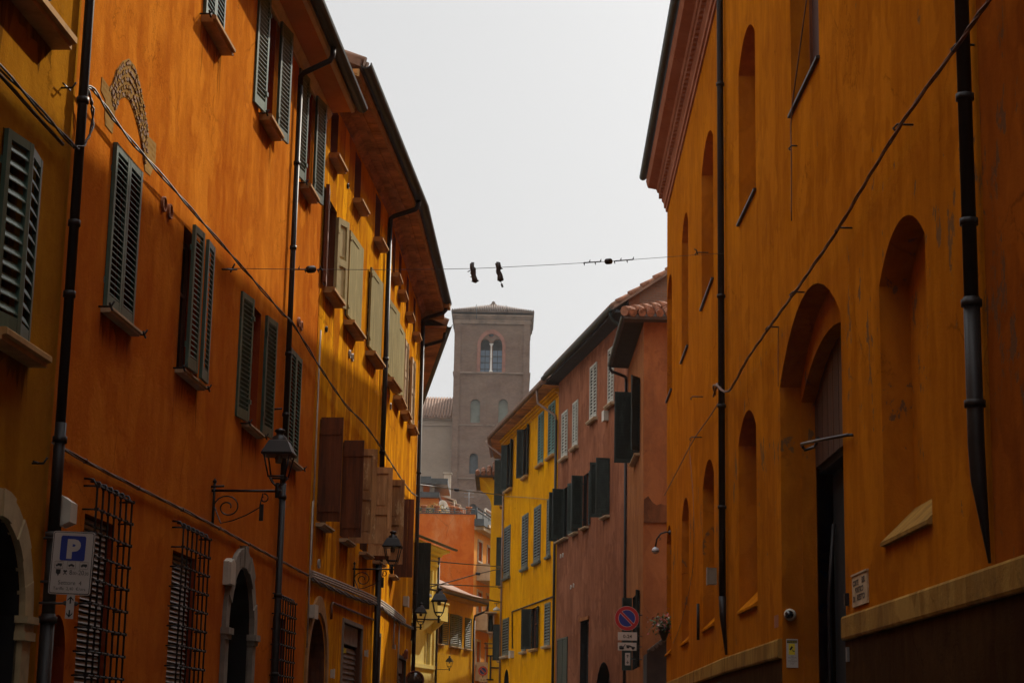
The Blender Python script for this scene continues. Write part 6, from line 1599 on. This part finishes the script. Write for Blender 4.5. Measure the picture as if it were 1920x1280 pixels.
# span wire with insulators and ragged hangers
h = L1.hit(425, 503); A_ = L1.pt(h[0], 0, h[1]); h = RC.hit(1349, 475, .2); B_ = RC.pt(h[0], .12, h[1])
def spanpt(px):
    """point on the span wire seen at image column px"""
    lo, hi = 0.0, 1.0
    for _ in range(40):
        mid = (lo+hi)/2; p = A_.lerp(B_, mid); 
        v = Vector((p.x, p.y, p.z-EYE)); cp, sp_ = math.cos(PITCH), math.sin(PITCH)
        f = v.y*cp+v.z*sp_; x = v.x/f; y = (-v.y*sp_+v.z*cp)/f; c, s_ = math.cos(ROLL), math.sin(ROLL)
        u = c*x + s_*y
        if 960+F*u < px: lo = mid
        else: hi = mid
    return A_.lerp(B_, lo)
def span_z(px, py): p = spanpt(px); return at_y(px, py, p.y)
Q = [A_] + [span_z(*p) for p in ((500,504),(583,505),(700,505.5),(800,505),(885,503.5),(933,501.5),(1040,496),(1141,490),(1250,482),(1310,477.5))] + [B_]
t = thing('span_wire', 'thin span wire crossing high over the street with dark insulators and ragged hangers', 'wire', tuple(A_))
m = MB(); m.tube(Q, .0042, 5); m.build('wire', M['cable'], t)
m = MB(); m.tube([A_-Vector((.0,.35,.1)), A_+Vector((.12,.05,.0))], .012, 5); m.tube([A_+Vector((.05,0,-.05)), A_+Vector((.1,0,.06))], .012, 5); m.build('anchor', M['iron'], t)
for px, py in ((583,505),(1141,490)):
    p = span_z(px, py); k = MB(); d = (B_-A_).normalized(); k.lathe(p, [(.001,-.075),(.035,-.07),(.048,-.05),(.05,0),(.048,.05),(.035,.07),(.001,.075)], 10, 0, d)
    k.build('insulator', M['iron'], t)
for px0, px1, py0, py1 in ((1095,1126,492.5,490.5),(1152,1187,489.5,486.5),(548,572,505,505),(596,604,505,505)):
    m = MB(); a, b = span_z(px0, py0), span_z(px1, py1); m.tube([a, b], .010, 5); n = max(2, int((px1-px0)/9))
    for i in range(n+1): q = a.lerp(b, i/n); m.tube([q, q+Vector((.01,0,.05 if i % 2 else -.05))], [.014,.002], 5)
    m.build('guy_grip', M['iron'], t)
m = MB(); a = span_z(1308,477.5); m.tube([a, a+Vector((-.02,0,.08)), a+Vector((-.06,0,.1))], .012, 5); m.build('guy_grip', M['iron'], t)
rd = random.Random(4)
for px, py, seed in ((885,497,1),(933,495.5,2)):
    p = span_z(px, py); k = MB(); rd = random.Random(seed); path = [p+Vector((0,0,.02))]
    for i in range(1, 9): path.append(p + Vector((.006*i+rd.uniform(-.008,.008), 0, -.031*i)))
    k.tube(path, [rd.uniform(.032,.046) for _ in path], 6)
    for i in range(16): q = path[rd.randrange(len(path))]; k.tube([q, q+Vector((rd.uniform(-.06,.06), rd.uniform(-.04,.04), rd.uniform(-.03,.03)))], [.025,.005], 4)
    if seed == 2: q = path[-1]; k.tube([q, q+Vector((.02,0,-.05))], .006, 4); k.tube([q+Vector((.02,0,-.05)), q+Vector((.035,0,-.1))], .016, 5)
    else: q = path[2]; k.tube([q, q+Vector((-.08,0,-.04))], .008, 4)
    k.build('ragged_hanger', M['cable'], t)
# wires further down the street
def far(name_label, l, r, mid=(), rad=.02, yl=None, yr=None):
    h = L3.hit(*l); a = L3.pt(h[0], 0, h[1]); b = at_y(r[0], r[1], yr or 82.0)
    P = [a]
    for px, py in mid:
        tt = (px-l[0])/(r[0]-l[0]); y = 1/((1-tt)/a.y + tt/b.y); P.append(at_y(px, py, y))
    return cable('street_wire', name_label, P+[b], rad, M['iron'], CB)
far('wire with a black insulator crossing before the foot of the bell tower', (745,903), (946,928), [(825,913),(875,920)], .022)
far('upper thin wire crossing before the red orange block', (745,1042), (942,1062), [(840,1054)], .02)
far('slanting wire rising to the yellow house across the red orange block', (745,1112), (937,1066), [(800,1101),(847,1089),(897,1075)], .02)
far('second thin wire crossing below the slanting wire', (745,1092), (942,1100), [(850,1096)], .02)
far('thick wire crossing above the mustard roof', (745,1090), (938,1128), [(795,1102),(860,1114)], .035)
def wire_insulator(px, py, y, label):
    p = at_y(px, py, y); m = MB(); m.lathe(p, [(.001,-.09),(.04,-.085),(.055,-.06),(.055,.06),(.04,.085),(.001,.09)], 10, 0, (1,.2,-.1)); tag(m.build('wire_insulator', M['iron']), label, 'insulator')
wire_insulator(856, 918, 64.7, 'black insulator on the wire before the foot of the bell tower'); wire_insulator(896, 1075, 70, 'small insulator on the slanting wire')
cable('wall_cable', 'thin wire along the bright yellow house below its top windows', on(BR, [(947,930),(985,932),(1038,937)], .06), .014, M['cablered'], CB)
def hanging(px, py, y, label, k=1.0):
    p = at_y(px, py, y); t = thing('hanging_lamp', label, 'street lamp', tuple(p), 'lamps hanging over the far street'); m = MB()
    m.lathe(p, [(r*k,h*k) for r,h in [(.30,0),(.31,.04),(.26,.17),(.14,.26),(.05,.29),(.04,.36)]], 16); m.lathe(p, [(r*k,h*k) for r,h in [(.30,0),(.24,.02),(.12,.12),(.001,.14)]], 16); m.build('lamp_shade', M['white'], t)
    m = MB(); m.tube([p+Vector((0,0,.34*k)), p+Vector((0,0,.62*k))], .03*k, 6); m.tube([p+Vector((-.2*k,0,.6*k)), p+Vector((.2*k,0,.6*k))], .03*k, 6); m.build('hanger', M['iron'], t)
hanging(802, 1119, 58, 'pale domed lamp hanging in front of the cream house', .45); hanging(931, 1144, 80, 'pale domed lamp hanging above the wall shrine', .5)

# ================================================================== ground, air, light, camera
m = MB(); m.face([(-400,-120,0),(400,-120,0),(400,700,0),(-400,700,0)]); structure(m.build('ground', M['ground'], recalc=False))
m = MB(); q = [(-1.9,-22),(1.9,-22),(1.7,46),(-.2,58),(-3.0,86),(-2.0,100),(2.5,126),(1,126),(-4.6,100),(-4.6,80),(-2.5,55),(-1.3,46)]
m.face([(x, y, .004) for x, y in q]); structure(m.build('road', M['asphalt'], recalc=False))

sc = bpy.context.scene
SUN_AZ, SUN_EL = 30.0, 34.5
w = bpy.data.worlds.new('World'); sc.world = w; w.use_nodes = True; nt = w.node_tree
bg = nt.nodes['Background']; sk = nt.nodes.new('ShaderNodeTexSky'); sk.sky_type = 'NISHITA'; sk.sun_disc = False
sk.sun_elevation = R(SUN_EL); sk.sun_rotation = R(SUN_AZ); sk.air_density = 1.0; sk.dust_density = 7.0; sk.ozone_density = 1.0
hs = nt.nodes.new('ShaderNodeHueSaturation'); hs.inputs['Saturation'].default_value = .22; nt.links.new(sk.outputs[0], hs.inputs['Color'])
# hazy sky: brighter towards the zenith than at the horizon, like a thin overcast
tc = nt.nodes.new('ShaderNodeTexCoord'); sx = nt.nodes.new('ShaderNodeSeparateXYZ'); nt.links.new(tc.outputs['Generated'], sx.inputs[0])
mr = nt.nodes.new('ShaderNodeMapRange'); mr.inputs[1].default_value = .42; mr.inputs[2].default_value = 1.0; mr.inputs[3].default_value = SKLO; mr.inputs[4].default_value = SKHI; nt.links.new(sx.outputs[2], mr.inputs[0])
mu = nt.nodes.new('ShaderNodeMix'); mu.data_type = 'RGBA'; mu.blend_type = 'MULTIPLY'; mu.inputs[0].default_value = 1
fm = nt.nodes.new('ShaderNodeMix'); fm.data_type = 'RGBA'; fm.inputs[0].default_value = .7; fm.inputs[7].default_value = (14.2,14.3,14.4,1)      # flat white haze over the blue
nt.links.new(hs.outputs[0], fm.inputs[6]); nt.links.new(fm.outputs[2], mu.inputs[6]); nt.links.new(mr.outputs[0], mu.inputs[7])
nt.links.new(mu.outputs[2], bg.inputs[0]); bg.inputs[1].default_value = SKY
sd = Vector((math.sin(R(SUN_AZ))*math.cos(R(SUN_EL)), math.cos(R(SUN_AZ))*math.cos(R(SUN_EL)), math.sin(R(SUN_EL))))
l = bpy.data.lights.new('sun', 'SUN'); l.energy = SUN; l.angle = R(.6); l.color = (1.0, .90, .76)
so = bpy.data.objects.new('sun', l); so.rotation_euler = (-sd).to_track_quat('-Z', 'Y').to_euler(); C.objects.link(so)
if HAZE:
    m = MB(); v = [(-180,-90,-1),(180,-90,-1),(180,330,-1),(-180,330,-1),(-180,-90,75),(180,-90,75),(180,330,75),(-180,330,75)]; m.hexa([Vector(p) for p in v])
    hm = bpy.data.materials.new('haze'); hm.use_nodes = True; n2 = hm.node_tree; n2.nodes.clear()
    out = n2.nodes.new('ShaderNodeOutputMaterial'); pv = n2.nodes.new('ShaderNodeVolumePrincipled'); pv.inputs['Color'].default_value = (.86,.9,.93,1); pv.inputs['Density'].default_value = HAZE; pv.inputs['Anisotropy'].default_value = .1
    n2.links.new(pv.outputs[0], out.inputs['Volume'])
    ho = m.build('haze', hm); tag(ho, 'thin pale haze filling the street', 'haze', kind='stuff')
    ho.visible_shadow = True
cd = bpy.data.cameras.new('camera'); co = bpy.data.objects.new('camera', cd); C.objects.link(co); sc.camera = co
cd.sensor_width = 36; cd.lens = F/1920*36; cd.clip_end = 3000; cd.clip_start = .1
cp, sp_ = math.cos(PITCH), math.sin(PITCH); c, s_ = math.cos(ROLL), math.sin(ROLL)
r0 = Vector((1,0,0)); u0 = Vector((0,-sp_,cp)); f0_ = Vector((0,cp,sp_))
X_ = r0*c + u0*s_; Y_ = -r0*s_ + u0*c
co.matrix_world = Matrix(((X_.x,Y_.x,-f0_.x,0),(X_.y,Y_.y,-f0_.y,0),(X_.z,Y_.z,-f0_.z,EYE),(0,0,0,1)))
cd.dof.use_dof = True; cd.dof.focus_distance = 27; cd.dof.aperture_fstop = 9.0
vs = sc.view_settings; vs.view_transform = 'Standard'; vs.look = 'None'; vs.exposure = EXPO; vs.gamma = 1.0; vs.use_curve_mapping = False
sc.cycles.max_bounces = 6; sc.cycles.volume_bounces = 1
